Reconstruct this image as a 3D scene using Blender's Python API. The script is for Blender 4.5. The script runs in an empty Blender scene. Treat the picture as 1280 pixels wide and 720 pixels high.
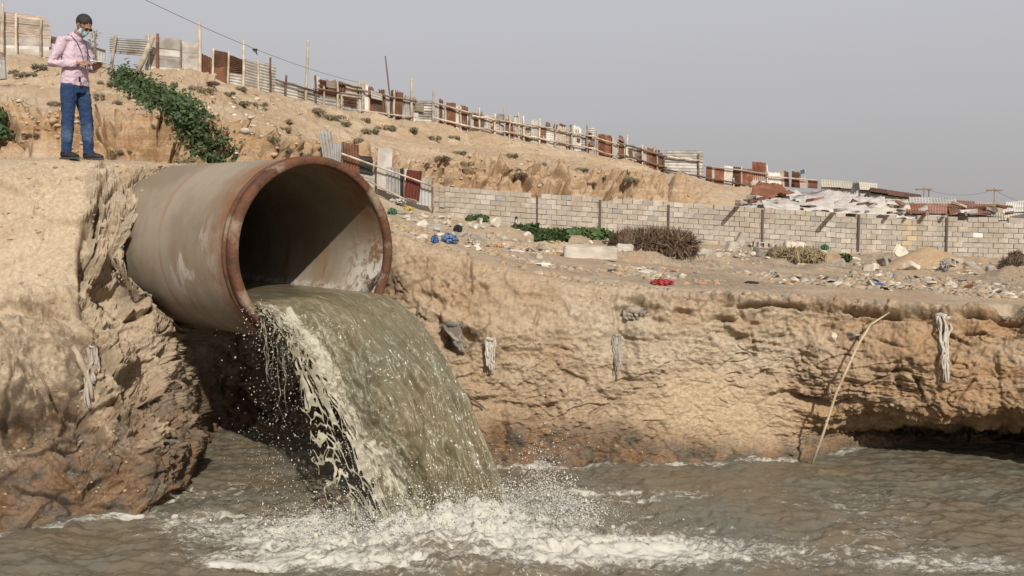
import bpy, bmesh, math, random
import numpy as np
from mathutils import Vector, Matrix, Quaternion

R = math.radians
rng = np.random.default_rng(7)
random.seed(7)
scene = bpy.context.scene
COL = scene.collection

# ------------------------------------------------------------------ camera, world, sun
H = 3.1                       # camera height above the water
F = 1244.4                    # focal length in pixels of a 1280 wide frame (35 mm)
HOR = 258.0                   # row of the horizon
PITCH = math.atan((360 - HOR) / F)
cam_d = bpy.data.cameras.new('camera')
cam_d.lens = 35.0
cam_d.sensor_width = 36.0
cam_d.clip_start = 0.1
cam_d.clip_end = 8000
cam = bpy.data.objects.new('camera', cam_d)
COL.objects.link(cam)
cam.location = (0, 0, H)
cam.rotation_euler = (math.pi / 2 - PITCH, 0, 0)
scene.camera = cam

SUN = Vector((0.20, -0.81, 0.55)).normalized()      # direction towards the sun
world = bpy.data.worlds.new('World')
scene.world = world
world.use_nodes = True
wn = world.node_tree.nodes
wl = world.node_tree.links
bg = wn['Background']
sky = wn.new('ShaderNodeTexSky')
sky.sky_type = 'NISHITA'
sky.sun_disc = False
sky.sun_elevation = math.asin(SUN.z)
sky.sun_rotation = math.atan2(SUN.x, SUN.y)
sky.air_density = 1.2
sky.dust_density = 6.0
sky.ozone_density = 1.0
hs = wn.new('ShaderNodeHueSaturation')
hs.inputs['Saturation'].default_value = 0.30
wl.new(sky.outputs[0], hs.inputs['Color'])
# dusty air: an even grey veil, a little bluer and brighter with height
tc = wn.new('ShaderNodeTexCoord')
sp = wn.new('ShaderNodeSeparateXYZ')
wl.new(tc.outputs['Generated'], sp.inputs[0])
rmp = wn.new('ShaderNodeValToRGB')
rmp.color_ramp.elements[0].position = 0.0
rmp.color_ramp.elements[0].color = (5.0, 4.88, 4.80, 1)
rmp.color_ramp.elements[1].position = 0.22
rmp.color_ramp.elements[1].color = (5.8, 5.8, 6.3, 1)
wl.new(sp.outputs['Z'], rmp.inputs[0])
mixs = wn.new('ShaderNodeMix')
mixs.data_type = 'RGBA'
mixs.inputs['Factor'].default_value = 0.82
wl.new(hs.outputs[0], mixs.inputs['A'])
wl.new(rmp.outputs[0], mixs.inputs['B'])
wl.new(mixs.outputs['Result'], bg.inputs[0])
bg.inputs[1].default_value = 0.10

sun_d = bpy.data.lights.new('sun', 'SUN')
sun_d.energy = 4.6
sun_d.angle = R(0.6)
sun_d.color = (1.0, 0.955, 0.885)
sun = bpy.data.objects.new('sun', sun_d)
COL.objects.link(sun)
sun.rotation_euler = SUN.to_track_quat('Z', 'Y').to_euler()

scene.view_settings.view_transform = 'Standard'
scene.view_settings.look = 'None'
scene.view_settings.exposure = 0.0
scene.view_settings.gamma = 1.0
scene.cycles.max_bounces = 6
scene.cycles.diffuse_bounces = 3

# ------------------------------------------------------------------ pixel helper
CP, SP = math.cos(PITCH), math.sin(PITCH)
def PA(px, py, d):
    """points seen at (px, py) of the photo that stand d metres ahead"""
    px = np.asarray(px, float); py = np.asarray(py, float); d = np.asarray(d, float)
    x = (px - 640) / F; v = -(py - 360) / F
    fy = CP + v * SP; fz = -SP + v * CP
    t = d / fy
    return np.stack([x * t, d + 0 * t, H + fz * t], -1)
def P(px, py, d):
    return Vector(PA(px, py, d).tolist())

# ------------------------------------------------------------------ numpy noise
_perm = rng.permutation(256).astype(np.int64)
_perm = np.concatenate([_perm, _perm, _perm])
_g = rng.normal(size=(256, 3)); _g /= np.linalg.norm(_g, axis=1)[:, None]
_g = _g.astype(np.float32)
def perlin(p):
    p = np.asarray(p, np.float32)
    i = np.floor(p).astype(np.int64); f = p - i
    i &= 255
    u = f * f * f * (f * (f * 6 - 15) + 10)
    out = 0
    for dx in (0, 1):
        wx = u[:, 0] if dx else 1 - u[:, 0]
        a = _perm[i[:, 0] + dx]
        for dy in (0, 1):
            wy = u[:, 1] if dy else 1 - u[:, 1]
            b = _perm[a + i[:, 1] + dy]
            for dz in (0, 1):
                wz = u[:, 2] if dz else 1 - u[:, 2]
                g = _g[_perm[b + i[:, 2] + dz]]
                dot = g[:, 0] * (f[:, 0] - dx) + g[:, 1] * (f[:, 1] - dy) + g[:, 2] * (f[:, 2] - dz)
                out = out + wx * wy * wz * dot
    return out * 1.5
def fbm(p, scale=1.0, octv=4, gain=0.5, seed=0.0, lac=2.03):
    p = np.asarray(p, np.float32) * scale + seed * 17.31
    a = 1.0; s = 0; t = 0
    for k in range(octv):
        s = s + a * perlin(p); t += a
        p = p * lac + 5.7; a *= gain
    return s / t
def ridged(p, scale=1.0, octv=4, gain=0.5, seed=0.0):
    p = np.asarray(p, np.float32) * scale + seed * 13.7
    a = 1.0; s = 0; t = 0
    for k in range(octv):
        s = s + a * (1 - np.abs(perlin(p)) * 2); t += a
        p = p * 2.07 + 3.1; a *= gain
    return s / t
_wj = rng.random((256, 3)).astype(np.float32)
def worley(p, scale=1.0, seed=0.0):
    p = np.asarray(p, np.float32) * scale + seed * 7.77
    i = np.floor(p).astype(np.int64); f = (p - i).astype(np.float32)
    n = len(p); f1 = np.full(n, 9, np.float32); f2 = np.full(n, 9, np.float32); cid = np.zeros(n, np.int64)
    for dx in (-1, 0, 1):
        for dy in (-1, 0, 1):
            for dz in (-1, 0, 1):
                h = _perm[_perm[_perm[(i[:, 0] + dx) & 255] + ((i[:, 1] + dy) & 255)] + ((i[:, 2] + dz) & 255)]
                j = _wj[h]
                q = (j[:, 0] + dx - f[:, 0]) ** 2 + (j[:, 1] + dy - f[:, 1]) ** 2 + (j[:, 2] + dz - f[:, 2]) ** 2
                m = q < f1
                f2 = np.where(m, f1, np.minimum(f2, q))
                cid = np.where(m, h, cid); f1 = np.where(m, q, f1)
    return np.sqrt(f1), np.sqrt(f2), cid / 255.0
_wg = rng.normal(size=(256, 3)).astype(np.float32)
def facets(p, scale=1.0, seed=0.0):
    """broken faces: each cell is a tilted plane with its own height; also the distance to the cell's edge"""
    p = np.asarray(p, np.float32) * scale + seed * 7.77
    i = np.floor(p).astype(np.int64); f = (p - i).astype(np.float32)
    n = len(p); f1 = np.full(n, 9, np.float32); f2 = np.full(n, 9, np.float32); cid = np.zeros(n, np.int64); rv = np.zeros((n, 3), np.float32)
    for dx in (-1, 0, 1):
        for dy in (-1, 0, 1):
            for dz in (-1, 0, 1):
                h = _perm[_perm[_perm[(i[:, 0] + dx) & 255] + ((i[:, 1] + dy) & 255)] + ((i[:, 2] + dz) & 255)]
                r = _wj[h] + np.array([dx, dy, dz], np.float32) - f
                q = (r * r).sum(1)
                m = q < f1
                f2 = np.where(m, f1, np.minimum(f2, q)); cid = np.where(m, h, cid); f1 = np.where(m, q, f1); rv = np.where(m[:, None], r, rv)
    g = _wg[cid]
    return 0.42 * (g * rv).sum(1) + (cid / 255.0 - 0.5), np.sqrt(f2) - np.sqrt(f1)
def sstep(a, b, x):
    t = np.clip((x - a) / (b - a), 0, 1)
    return t * t * (3 - 2 * t)
def smooth1(a, k):
    if k < 2: return a
    w = np.hanning(k + 2)[1:-1]; w /= w.sum()
    pad = k // 2
    b = np.concatenate([np.full(pad, a[0]), a, np.full(k - 1 - pad, a[-1])])
    return np.convolve(b, w, 'valid')

# ------------------------------------------------------------------ object helpers
def link(o, parent=None):
    COL.objects.link(o)
    if parent is not None: o.parent = parent
    return o
def mesh_np(name, V, Q, mat, parent=None, smooth=True, attrs=None, loc=None):
    """mesh from numpy vertices and an (n,3) or (n,4) face array"""
    me = bpy.data.meshes.new(name)
    V = np.ascontiguousarray(V, np.float32); Q = np.ascontiguousarray(Q, np.int32)
    k = Q.shape[1]
    me.vertices.add(len(V)); me.vertices.foreach_set('co', V.ravel())
    me.loops.add(Q.size); me.loops.foreach_set('vertex_index', Q.ravel())
    me.polygons.add(len(Q))
    me.polygons.foreach_set('loop_start', np.arange(0, Q.size, k, dtype=np.int32))
    me.polygons.foreach_set('loop_total', np.full(len(Q), k, np.int32))
    me.update(calc_edges=True)
    if smooth: me.polygons.foreach_set('use_smooth', np.ones(len(Q), bool))
    for an, arr in (attrs or {}).items():
        at = me.attributes.new(an, 'FLOAT', 'POINT')
        at.data.foreach_set('value', np.ascontiguousarray(arr, np.float32))
    if mat is not None: me.materials.append(mat)
    o = bpy.data.objects.new(name, me)
    if loc is not None: o.location = loc
    return link(o, parent)
def obj(name, bm, mat, parent=None, smooth=False, loc=None):
    me = bpy.data.meshes.new(name)
    bm.to_mesh(me); bm.free()
    if smooth:
        for p in me.polygons: p.use_smooth = True
    me.materials.append(mat)
    o = bpy.data.objects.new(name, me)
    if loc is not None: o.location = loc
    return link(o, parent)
def tag(o, label=None, cat=None, group=None, kind=None):
    if label: o['label'] = label
    if cat: o['category'] = cat
    if group: o['group'] = group
    if kind: o['kind'] = kind
    return o
def thing(name, label, cat, loc, group=None, rz=0.0):
    o = bpy.data.objects.new(name, None)
    o.location = loc; o.rotation_euler = (0, 0, rz); o.empty_display_size = 0.2
    COL.objects.link(o)
    return tag(o, label, cat, group)
def grid_faces(nr, nc, off=0):
    a = np.arange(nr * nc).reshape(nr, nc) + off
    return np.stack([a[:-1, :-1], a[:-1, 1:], a[1:, 1:], a[1:, :-1]], -1).reshape(-1, 4)

def tube_np(pts, rad, n=8, cap=True):
    """tapered tube along pts; rad scalar, list or list of (a,b)"""
    pts = [Vector(p) for p in pts]
    m = len(pts)
    if not hasattr(rad, '__len__'): rad = [rad] * m
    V = []; 
    t0 = (pts[1] - pts[0]).normalized()
    up = Vector((0, 0, 1)) if abs(t0.z) < 0.9 else Vector((0, 1, 0))
    nx = t0.cross(up).normalized(); prev = t0
    for k in range(m):
        t = (pts[min(k + 1, m - 1)] - pts[max(k - 1, 0)])
        t = t.normalized() if t.length > 1e-9 else prev
        q = prev.rotation_difference(t); nx = (q @ nx); nx = (nx - t * nx.dot(t)).normalized(); prev = t
        ny = t.cross(nx)
        r = rad[k]; ra, rb = (r if hasattr(r, '__len__') else (r, r))
        for j in range(n):
            a = 2 * math.pi * j / n
            V.append(pts[k] + nx * (ra * math.cos(a)) + ny * (rb * math.sin(a)))
    Fc = []
    for k in range(m - 1):
        for j in range(n):
            Fc.append((k * n + j, k * n + (j + 1) % n, (k + 1) * n + (j + 1) % n, (k + 1) * n + j))
    if cap:
        Fc.append(tuple(range(n))[::-1]); Fc.append(tuple(range((m - 1) * n, m * n)))
    return [tuple(v) for v in V], Fc
class MB:
    """collects pieces of one mesh"""
    def __init__(s): s.v = []; s.f = []
    def add(s, V, Fc):
        o = len(s.v); s.v += [tuple(v) for v in V]; s.f += [tuple(i + o for i in f) for f in Fc]; return s
    def tube(s, pts, rad, n=8): return s.add(*tube_np(pts, rad, n))
    def box(s, c, h, rot=None, jit=0.0):
        V = []
        for sx in (-1, 1):
            for sy in (-1, 1):
                for sz in (-1, 1):
                    p = Vector((sx * h[0], sy * h[1], sz * h[2]))
                    if jit: p += Vector((random.uniform(-jit, jit) for _ in range(3)))
                    if rot is not None: p = rot @ p
                    V.append(p + Vector(c))
        return s.add(V, [(0, 1, 3, 2), (4, 6, 7, 5), (0, 4, 5, 1), (2, 3, 7, 6), (0, 2, 6, 4), (1, 5, 7, 3)])
    def ball(s, c, r, seg=12, rings=8, rot=None):
        if not hasattr(r, '__len__'): r = (r, r, r)
        V = []; Fc = []
        for i in range(rings + 1):
            th = math.pi * i / rings
            for j in range(seg):
                ph = 2 * math.pi * j / seg
                p = Vector((r[0] * math.sin(th) * math.cos(ph), r[1] * math.sin(th) * math.sin(ph), r[2] * math.cos(th)))
                if rot is not None: p = rot @ p
                V.append(p + Vector(c))
        for i in range(rings):
            for j in range(seg):
                Fc.append((i * seg + j, (i + 1) * seg + j, (i + 1) * seg + (j + 1) % seg, i * seg + (j + 1) % seg))
        return s.add(V, Fc)
    def build(s, name, mat, parent=None, smooth=False, loc=None, clean=False):
        me = bpy.data.meshes.new(name)
        base = Vector(loc) if loc is not None else Vector((0, 0, 0))
        me.from_pydata([tuple(Vector(v) - base) for v in s.v], [], s.f)
        if clean:
            bm = bmesh.new(); bm.from_mesh(me); bmesh.ops.remove_doubles(bm, verts=bm.verts, dist=1e-5)
            bmesh.ops.recalc_face_normals(bm, faces=bm.faces); bm.to_mesh(me); bm.free()
        me.update()
        if smooth: me.polygons.foreach_set('use_smooth', np.ones(len(me.polygons), bool))
        if mat is not None: me.materials.append(mat)
        o = bpy.data.objects.new(name, me)
        if loc is not None: o.location = loc
        return link(o, parent)

# ------------------------------------------------------------------ materials
def _n(nt, t, **kw):
    n = nt.nodes.new(t)
    for k, v in kw.items():
        if k in n.inputs: n.inputs[k].default_value = v
        else: setattr(n, k, v)
    return n
def _mix(nt, fac, a, b, mode='MIX'):
    m = nt.nodes.new('ShaderNodeMix'); m.data_type = 'RGBA'; m.blend_type = mode
    for sock, v in (('Factor', fac), ('A', a), ('B', b)):
        if hasattr(v, 'is_linked') or hasattr(v, 'links'): nt.links.new(v, m.inputs[sock])
        else: m.inputs[sock].default_value = v if sock == 'Factor' else (tuple(v) + (1,))[:4]
    return m.outputs['Result']
def _ramp(nt, src, a, b, v0=0.0, v1=1.0):
    m = nt.nodes.new('ShaderNodeMapRange'); m.interpolation_type = 'SMOOTHSTEP'
    nt.links.new(src, m.inputs[0])
    m.inputs[1].default_value = a; m.inputs[2].default_value = b
    m.inputs[3].default_value = v0; m.inputs[4].default_value = v1
    return m.outputs[0]
def _noise(nt, co, scale, detail=5, rough=0.55, dist=0.0):
    n = nt.nodes.new('ShaderNodeTexNoise')
    n.inputs['Scale'].default_value = scale; n.inputs['Detail'].default_value = detail
    n.inputs['Roughness'].default_value = rough; n.inputs['Distortion'].default_value = dist
    nt.links.new(co, n.inputs['Vector'])
    return n.outputs[0]
def _math(nt, op, a, b=0.0):
    m = nt.nodes.new('ShaderNodeMath'); m.operation = op
    for i, v in enumerate((a, b)):
        if hasattr(v, 'links'): nt.links.new(v, m.inputs[i])
        else: m.inputs[i].default_value = v
    return m.outputs[0]
def _bump(nt, src, strength, dist, normal=None):
    b = nt.nodes.new('ShaderNodeBump')
    b.inputs['Strength'].default_value = strength; b.inputs['Distance'].default_value = dist
    nt.links.new(src, b.inputs['Height'])
    if normal is not None: nt.links.new(normal, b.inputs['Normal'])
    return b.outputs[0]
def _attr(nt, name):
    a = nt.nodes.new('ShaderNodeAttribute'); a.attribute_name = name
    return a.outputs['Fac']
def newmat(name):
    m = bpy.data.materials.new(name); m.use_nodes = True
    nt = m.node_tree
    return m, nt, nt.nodes['Principled BSDF']
def simple(name, c1, c2=None, rough=0.8, scale=6.0, th=(0.4, 0.65), bump=0.3, bdist=0.01, bscale=None, var=0.15, metallic=0.0, spec=0.3, stretch=None, c3=None, th3=(0.55, 0.7), scale3=2.0):
    m, nt, b = newmat(name)
    co = nt.nodes.new('ShaderNodeTexCoord').outputs['Object']
    oi = nt.nodes.new('ShaderNodeObjectInfo')
    addv = nt.nodes.new('ShaderNodeVectorMath'); addv.operation = 'ADD'
    sc = nt.nodes.new('ShaderNodeVectorMath'); sc.operation = 'SCALE'; sc.inputs['Scale'].default_value = 37.0
    cmb = nt.nodes.new('ShaderNodeCombineXYZ')
    for k in range(3): nt.links.new(oi.outputs['Random'], cmb.inputs[k])
    nt.links.new(cmb.outputs[0], sc.inputs[0])
    nt.links.new(co, addv.inputs[0]); nt.links.new(sc.outputs[0], addv.inputs[1])
    co = addv.outputs[0]
    if stretch:
        mp = nt.nodes.new('ShaderNodeMapping'); mp.inputs['Scale'].default_value = stretch
        nt.links.new(co, mp.inputs[0]); co2 = mp.outputs[0]
    else: co2 = co
    col = None
    n1 = _noise(nt, co2, scale, 6, 0.6)
    col = _mix(nt, _ramp(nt, n1, *th), c1, c2 if c2 else tuple(x * 0.7 for x in c1))
    if c3:
        col = _mix(nt, _ramp(nt, _noise(nt, co2, scale3, 5, 0.6), *th3), col, c3)
    v = _ramp(nt, oi.outputs['Random'], 0, 1, 1 - var, 1 + var)
    hv = nt.nodes.new('ShaderNodeHueSaturation'); nt.links.new(v, hv.inputs['Value']); nt.links.new(col, hv.inputs['Color'])
    nt.links.new(hv.outputs[0], b.inputs['Base Color'])
    b.inputs['Roughness'].default_value = rough; b.inputs['Metallic'].default_value = metallic
    b.inputs['Specular IOR Level'].default_value = spec
    if bump: nt.links.new(_bump(nt, _noise(nt, co2, bscale or scale * 4, 5, 0.65), bump, bdist), b.inputs['Normal'])
    return m

def soil_material():
    m, nt, b = newmat('dry_clay_soil')
    co = nt.nodes.new('ShaderNodeTexCoord').outputs['Object']
    big = _noise(nt, co, 0.5, 5, 0.6)
    mid = _noise(nt, co, 3.0, 6, 0.62, 0.3)
    fine = _noise(nt, co, 22.0, 5, 0.7)
    pale, tan, ochre = (0.475, 0.385, 0.275), (0.39, 0.295, 0.195), (0.345, 0.215, 0.115)
    col = _mix(nt, _ramp(nt, big, 0.36, 0.62), pale, tan)
    col = _mix(nt, _math(nt, 'MULTIPLY', _ramp(nt, mid, 0.45, 0.72), 0.55), col, (0.33, 0.235, 0.145))
    # ochre strata of the cliff, the damp foot, grey rubbish-filled layer
    mpz = nt.nodes.new('ShaderNodeMapping'); mpz.inputs['Scale'].default_value = (0.5, 0.5, 7.0)
    nt.links.new(co, mpz.inputs[0])
    lay = _noise(nt, mpz.outputs[0], 1.2, 6, 0.6, 0.4)
    oc = _math(nt, 'MULTIPLY', _attr(nt, 'ochre'), _ramp(nt, lay, 0.30, 0.60, 0.35, 1.0))
    col = _mix(nt, oc, col, ochre)
    col = _mix(nt, _math(nt, 'MULTIPLY', _attr(nt, 'ochre'), _ramp(nt, lay, 0.58, 0.72, 0.0, 0.6)), col, (0.46, 0.33, 0.20))
    rud = _math(nt, 'MULTIPLY', _attr(nt, 'rubbish'), _ramp(nt, _noise(nt, co, 9.0, 5, 0.7), 0.42, 0.60))
    col = _mix(nt, rud, col, (0.23, 0.195, 0.155))
    wet = _math(nt, 'MULTIPLY', _attr(nt, 'damp'), _ramp(nt, mid, 0.25, 0.60, 0.75, 1.0))
    wcol = _mix(nt, _ramp(nt, _noise(nt, co, 4.0, 5, 0.6), 0.42, 0.60), (0.185, 0.110, 0.060), (0.125, 0.098, 0.072))
    col = _mix(nt, wet, col, wcol)
    col = _mix(nt, _math(nt, 'MULTIPLY', _attr(nt, 'pale'), 0.8), col, (0.50, 0.37, 0.23))
    sp_ = _ramp(nt, fine, 0.33, 0.72, 0.80, 1.16)
    hv = nt.nodes.new('ShaderNodeHueSaturation'); nt.links.new(sp_, hv.inputs['Value']); nt.links.new(col, hv.inputs['Color'])
    nt.links.new(hv.outputs[0], b.inputs['Base Color'])
    b.inputs['Roughness'].default_value = 0.95; b.inputs['Specular IOR Level'].default_value = 0.12
    n1 = _bump(nt, _noise(nt, co, 7.0, 9, 0.72, 0.2), 0.7, 0.06)
    n2 = _bump(nt, _noise(nt, co, 60.0, 4, 0.75), 0.7, 0.012, n1)
    nt.links.new(n2, b.inputs['Normal'])
    return m
M = {}
M['soil'] = soil_material()
M['stone'] = simple('rubble_stone', (0.46, 0.39, 0.30), (0.33, 0.27, 0.20), 0.95, 5, bump=0.6, var=0.25, spec=0.15)
M['clod'] = simple('soil_clod', (0.44, 0.33, 0.21), (0.34, 0.24, 0.15), 0.95, 8, bump=0.5, var=0.2, spec=0.1)
M['block'] = simple('concrete_block', (0.41, 0.36, 0.295), (0.345, 0.30, 0.245), 0.95, 7, bump=0.5, var=0.13, spec=0.15)
def stain(m, amt=0.55, scale=0.8):
    nt = m.node_tree; b = nt.nodes['Principled BSDF']; src = b.inputs['Base Color'].links[0].from_socket
    gp = nt.nodes.new('ShaderNodeNewGeometry').outputs['Position']
    mp = nt.nodes.new('ShaderNodeMapping'); mp.inputs['Scale'].default_value = (1, 1, 0.6); nt.links.new(gp, mp.inputs[0])
    n = _noise(nt, mp.outputs[0], scale, 6, 0.65, 0.5)
    c = _mix(nt, _ramp(nt, n, 0.42, 0.68, 0.0, amt), src, (0.27, 0.215, 0.15))
    nt.links.new(c, b.inputs['Base Color'])
stain(M['block'], 0.8, 0.9)
M['mortar'] = simple('mortar', (0.31, 0.27, 0.22), (0.24, 0.205, 0.17), 0.95, 7, var=0.0)
M['concrete'] = simple('old_concrete', (0.47, 0.42, 0.35), (0.36, 0.31, 0.25), 0.95, 3, bump=0.5, spec=0.15)
M['tin'] = simple('weathered_tin', (0.38, 0.355, 0.315), (0.26, 0.23, 0.19), 0.7, 1.8, var=0.28, bump=0.15, c3=(0.21, 0.115, 0.06), th3=(0.60, 0.72), scale3=1.1, spec=0.3)
M['tin_grey'] = simple('grey_tin', (0.36, 0.35, 0.335), (0.27, 0.245, 0.21), 0.65, 1.6, var=0.22, bump=0.15, c3=(0.16, 0.09, 0.05), th3=(0.58, 0.72), scale3=1.3)
M['tin_white'] = simple('pale_painted_tin', (0.50, 0.47, 0.42), (0.36, 0.32, 0.265), 0.7, 1.6, var=0.28, bump=0.1, c3=(0.30, 0.18, 0.10), th3=(0.63, 0.74), scale3=1.5)
M['rust'] = simple('rusted_sheet', (0.135, 0.060, 0.034), (0.080, 0.042, 0.028), 0.85, 2.5, var=0.30, bump=0.3, c3=(0.22, 0.125, 0.08), th3=(0.52, 0.75), scale3=2.2, spec=0.2)
M['pole'] = simple('bleached_pole_wood', (0.46, 0.385, 0.29), (0.30, 0.24, 0.17), 0.9, 3, var=0.25, bump=0.3, spec=0.15)
M['darkwood'] = simple('dark_old_timber', (0.17, 0.12, 0.08), (0.10, 0.07, 0.05), 0.9, 3, var=0.3, bump=0.3, spec=0.15)
M['plank'] = simple('weathered_plank', (0.25, 0.19, 0.14), (0.40, 0.34, 0.28), 0.9, 3, var=0.35, bump=0.3, stretch=(1, 1, 8), spec=0.15)
M['steel_dark'] = simple('dark_steel', (0.06, 0.052, 0.045), (0.10, 0.06, 0.04), 0.7, 4)
def plas(name, c, rough=0.5): return simple(name, c, tuple(x * 0.75 for x in c), rough, 4, var=0.05, bump=0.4, bscale=8, bdist=0.03, spec=0.4)
M['blue'] = plas('blue_plastic', (0.06, 0.12, 0.28)); M['red'] = plas('red_cloth', (0.42, 0.05, 0.05), 0.9)
M['pink'] = plas('faded_pink_plastic', (0.50, 0.23, 0.19)); M['white'] = plas('white_sheet', (0.49, 0.44, 0.385), 0.85)
M['orange'] = plas('orange_plastic', (0.60, 0.30, 0.12)); M['green'] = plas('green_plastic', (0.05, 0.16, 0.08))
M['yellow'] = plas('yellow_paint', (0.55, 0.40, 0.06)); M['black'] = plas('black_plastic', (0.035, 0.031, 0.028))
M['cloth'] = simple('dirty_sacking', (0.42, 0.37, 0.31), (0.25, 0.21, 0.17), 0.95, 9, bump=0.6, bdist=0.02, stretch=(3, 3, .5), spec=0.1)
M['rag_dark'] = simple('dark_rag', (0.15, 0.125, 0.10), (0.28, 0.235, 0.185), 0.95, 6, bump=0.6, bdist=0.02, spec=0.1)
M['sack_pale'] = simple('pale_sacking', (0.58, 0.52, 0.43), (0.40, 0.34, 0.27), 0.95, 9, bump=0.6, bdist=0.02, stretch=(4, 4, .5), spec=0.1)
def leafmat(name, a, b_, c=None):
    m, nt, b = newmat(name)
    at = _attr(nt, 'tone')
    col = _mix(nt, at, a, b_)
    nt.links.new(col, b.inputs['Base Color'])
    b.inputs['Roughness'].default_value = 0.6; b.inputs['Specular IOR Level'].default_value = 0.25
    return m
M['leaf'] = leafmat('green_leaf', (0.018, 0.034, 0.012), (0.065, 0.098, 0.030))
M['leaf2'] = leafmat('bright_leaf', (0.035, 0.060, 0.018), (0.095, 0.135, 0.042))
M['dry'] = leafmat('dry_brush', (0.085, 0.055, 0.033), (0.19, 0.13, 0.08))
M['scrub'] = leafmat('olive_scrub', (0.105, 0.092, 0.052), (0.25, 0.205, 0.125))
M['straw'] = leafmat('straw_grass', (0.20, 0.16, 0.09), (0.36, 0.28, 0.16))
M['rust_red'] = simple('bright_rust_sheet', (0.21, 0.085, 0.045), (0.13, 0.055, 0.032), 0.85, 2.5, var=0.2, bump=0.3, c3=(0.30, 0.18, 0.12), th3=(0.54, 0.75), scale3=2.2, spec=0.2)
M['rust_deep'] = simple('deep_red_sheet', (0.125, 0.032, 0.020), (0.085, 0.028, 0.02), 0.8, 3, var=0.1, bump=0.3, spec=0.2)
M['rust_pale'] = simple('pale_rust_sheet', (0.30, 0.15, 0.105), (0.20, 0.10, 0.07), 0.85, 2.0, var=0.2, bump=0.3, spec=0.2)
M['cream'] = simple('cream_sheet', (0.52, 0.46, 0.35), (0.40, 0.35, 0.26), 0.8, 1.5, var=0.15, bump=0.2)
M['cloth2'] = plas('buff_canvas', (0.56, 0.49, 0.40), 0.9)
M['blue_pale'] = plas('faded_blue_plastic', (0.13, 0.20, 0.36)); M['blue_dark'] = plas('dark_blue_cloth', (0.05, 0.09, 0.16), 0.9)
M['cane'] = simple('dry_cane', (0.44, 0.355, 0.225), (0.34, 0.26, 0.155), 0.7, 6, var=0, bump=0.2)
M['scrub_wood'] = simple('green_stem', (0.14, 0.15, 0.08), (0.10, 0.10, 0.06), 0.8, 6, var=0, bump=0)
M['wire'] = simple('grey_wire', (0.16, 0.155, 0.155), None, 0.7, 4, var=0, bump=0)
# ------------------------------------------------------------------ the terrain, one skin cut into bank, ground, hill
def pchip_rows(Y, t_new):
    """monotone cubic through rows Y (n, m, 3) at parameters 0..n-1"""
    n = len(Y); d = np.diff(Y, axis=0)
    m_ = np.zeros_like(Y)
    a, b = d[:-1], d[1:]
    with np.errstate(divide='ignore', invalid='ignore'):
        hm = np.where(a * b > 0, 2 * a * b / (a + b), 0)
    m_[1:-1] = hm; m_[0] = d[0]; m_[-1] = d[-1]
    k = np.clip(np.floor(t_new).astype(int), 0, n - 2); s = (t_new - k)[:, None, None]
    h00 = 2 * s**3 - 3 * s**2 + 1; h10 = s**3 - 2 * s**2 + s; h01 = -2 * s**3 + 3 * s**2; h11 = s**3 - s**2
    return h00 * Y[k] + h10 * m_[k] + h01 * Y[k + 1] + h11 * m_[k + 1]

R1 = [(-400, 8.2), (-150, 8.8), (0, 9.35), (100, 9.65), (175, 10.0), (225, 10.65), (240, 11.15), (256, 12.6), (275, 13.6), (430, 13.6), (500, 12.7), (545, 11.75), (620, 11.75), (700, 11.8), (850, 12.0), (1000, 12.25), (1050, 12.55), (1130, 13.0), (1280, 12.9), (1450, 12.5), (1750, 11.9)]
R2 = [(-400, 640, 8.5), (0, 575, 9.7), (100, 570, 9.95), (175, 560, 10.3), (225, 550, 10.9), (242, 545, 11.35), (255, 540, 12.9), (275, 536, 14.0), (430, 530, 14.0), (500, 530, 12.7), (545, 530, 11.95), (620, 545, 11.9), (700, 545, 11.95), (850, 543, 12.1), (1000, 542, 12.3), (1050, 540, 12.75), (1130, 535, 13.5), (1280, 540, 13.3), (1450, 578, 12.3), (1750, 600, 11.6)]
R3 = [(-400, 540, 9.0), (0, 480, 10.1), (100, 470, 10.35), (165, 465, 10.75), (212, 468, 11.2), (228, 470, 11.6), (242, 468, 13.0), (262, 466, 14.4), (430, 466, 14.3), (500, 466, 12.7), (545, 470, 12.05), (620, 490, 12.0), (700, 490, 12.05), (850, 490, 12.15), (1000, 500, 12.2), (1050, 508, 12.1), (1130, 503, 11.75), (1280, 508, 11.2), (1450, 545, 10.9), (1750, 560, 10.4)]
R4 = [(-400, 400, 9.8), (0, 335, 10.9), (100, 335, 11.1), (135, 350, 11.25), (190, 405, 11.35), (215, 425, 11.6), (232, 430, 12.9), (255, 428, 14.2), (430, 390, 14.0), (500, 385, 12.6), (545, 385, 12.3), (620, 415, 12.15), (700, 430, 12.15), (850, 435, 12.2), (1000, 445, 12.15), (1130, 455, 11.75), (1280, 460, 11.25), (1450, 470, 11.0), (1750, 480, 10.5)]
R5 = [(-400, 235, 10.9), (-150, 212, 11.5), (0, 199, 12.0), (100, 199, 12.15), (165, 204, 12.3), (235, 207, 12.75), (300, 208, 13.4), (380, 215, 13.8), (430, 255, 13.5), (480, 290, 13.0), (540, 310, 12.8), (620, 330, 12.7), (700, 350, 12.6), (780, 362, 12.5), (850, 369, 12.4), (1000, 374, 12.3), (1130, 380, 12.0), (1280, 387, 11.5), (1450, 392, 11.2), (1750, 400, 10.7)]
R6 = [(-400, 233, 12.5), (0, 198.5, 12.9), (100, 199, 13), (165, 204, 13.2), (235, 207, 13.6), (300, 208, 14.3), (380, 222, 15), (430, 255, 14.5), (480, 285, 14.2), (540, 300, 14.2), (620, 320, 14.2), (700, 338, 14), (850, 356, 13.7), (1000, 363, 13.6), (1130, 369, 13.4), (1280, 375, 13.0), (1450, 380, 12.8), (1750, 388, 12.3)]
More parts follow.
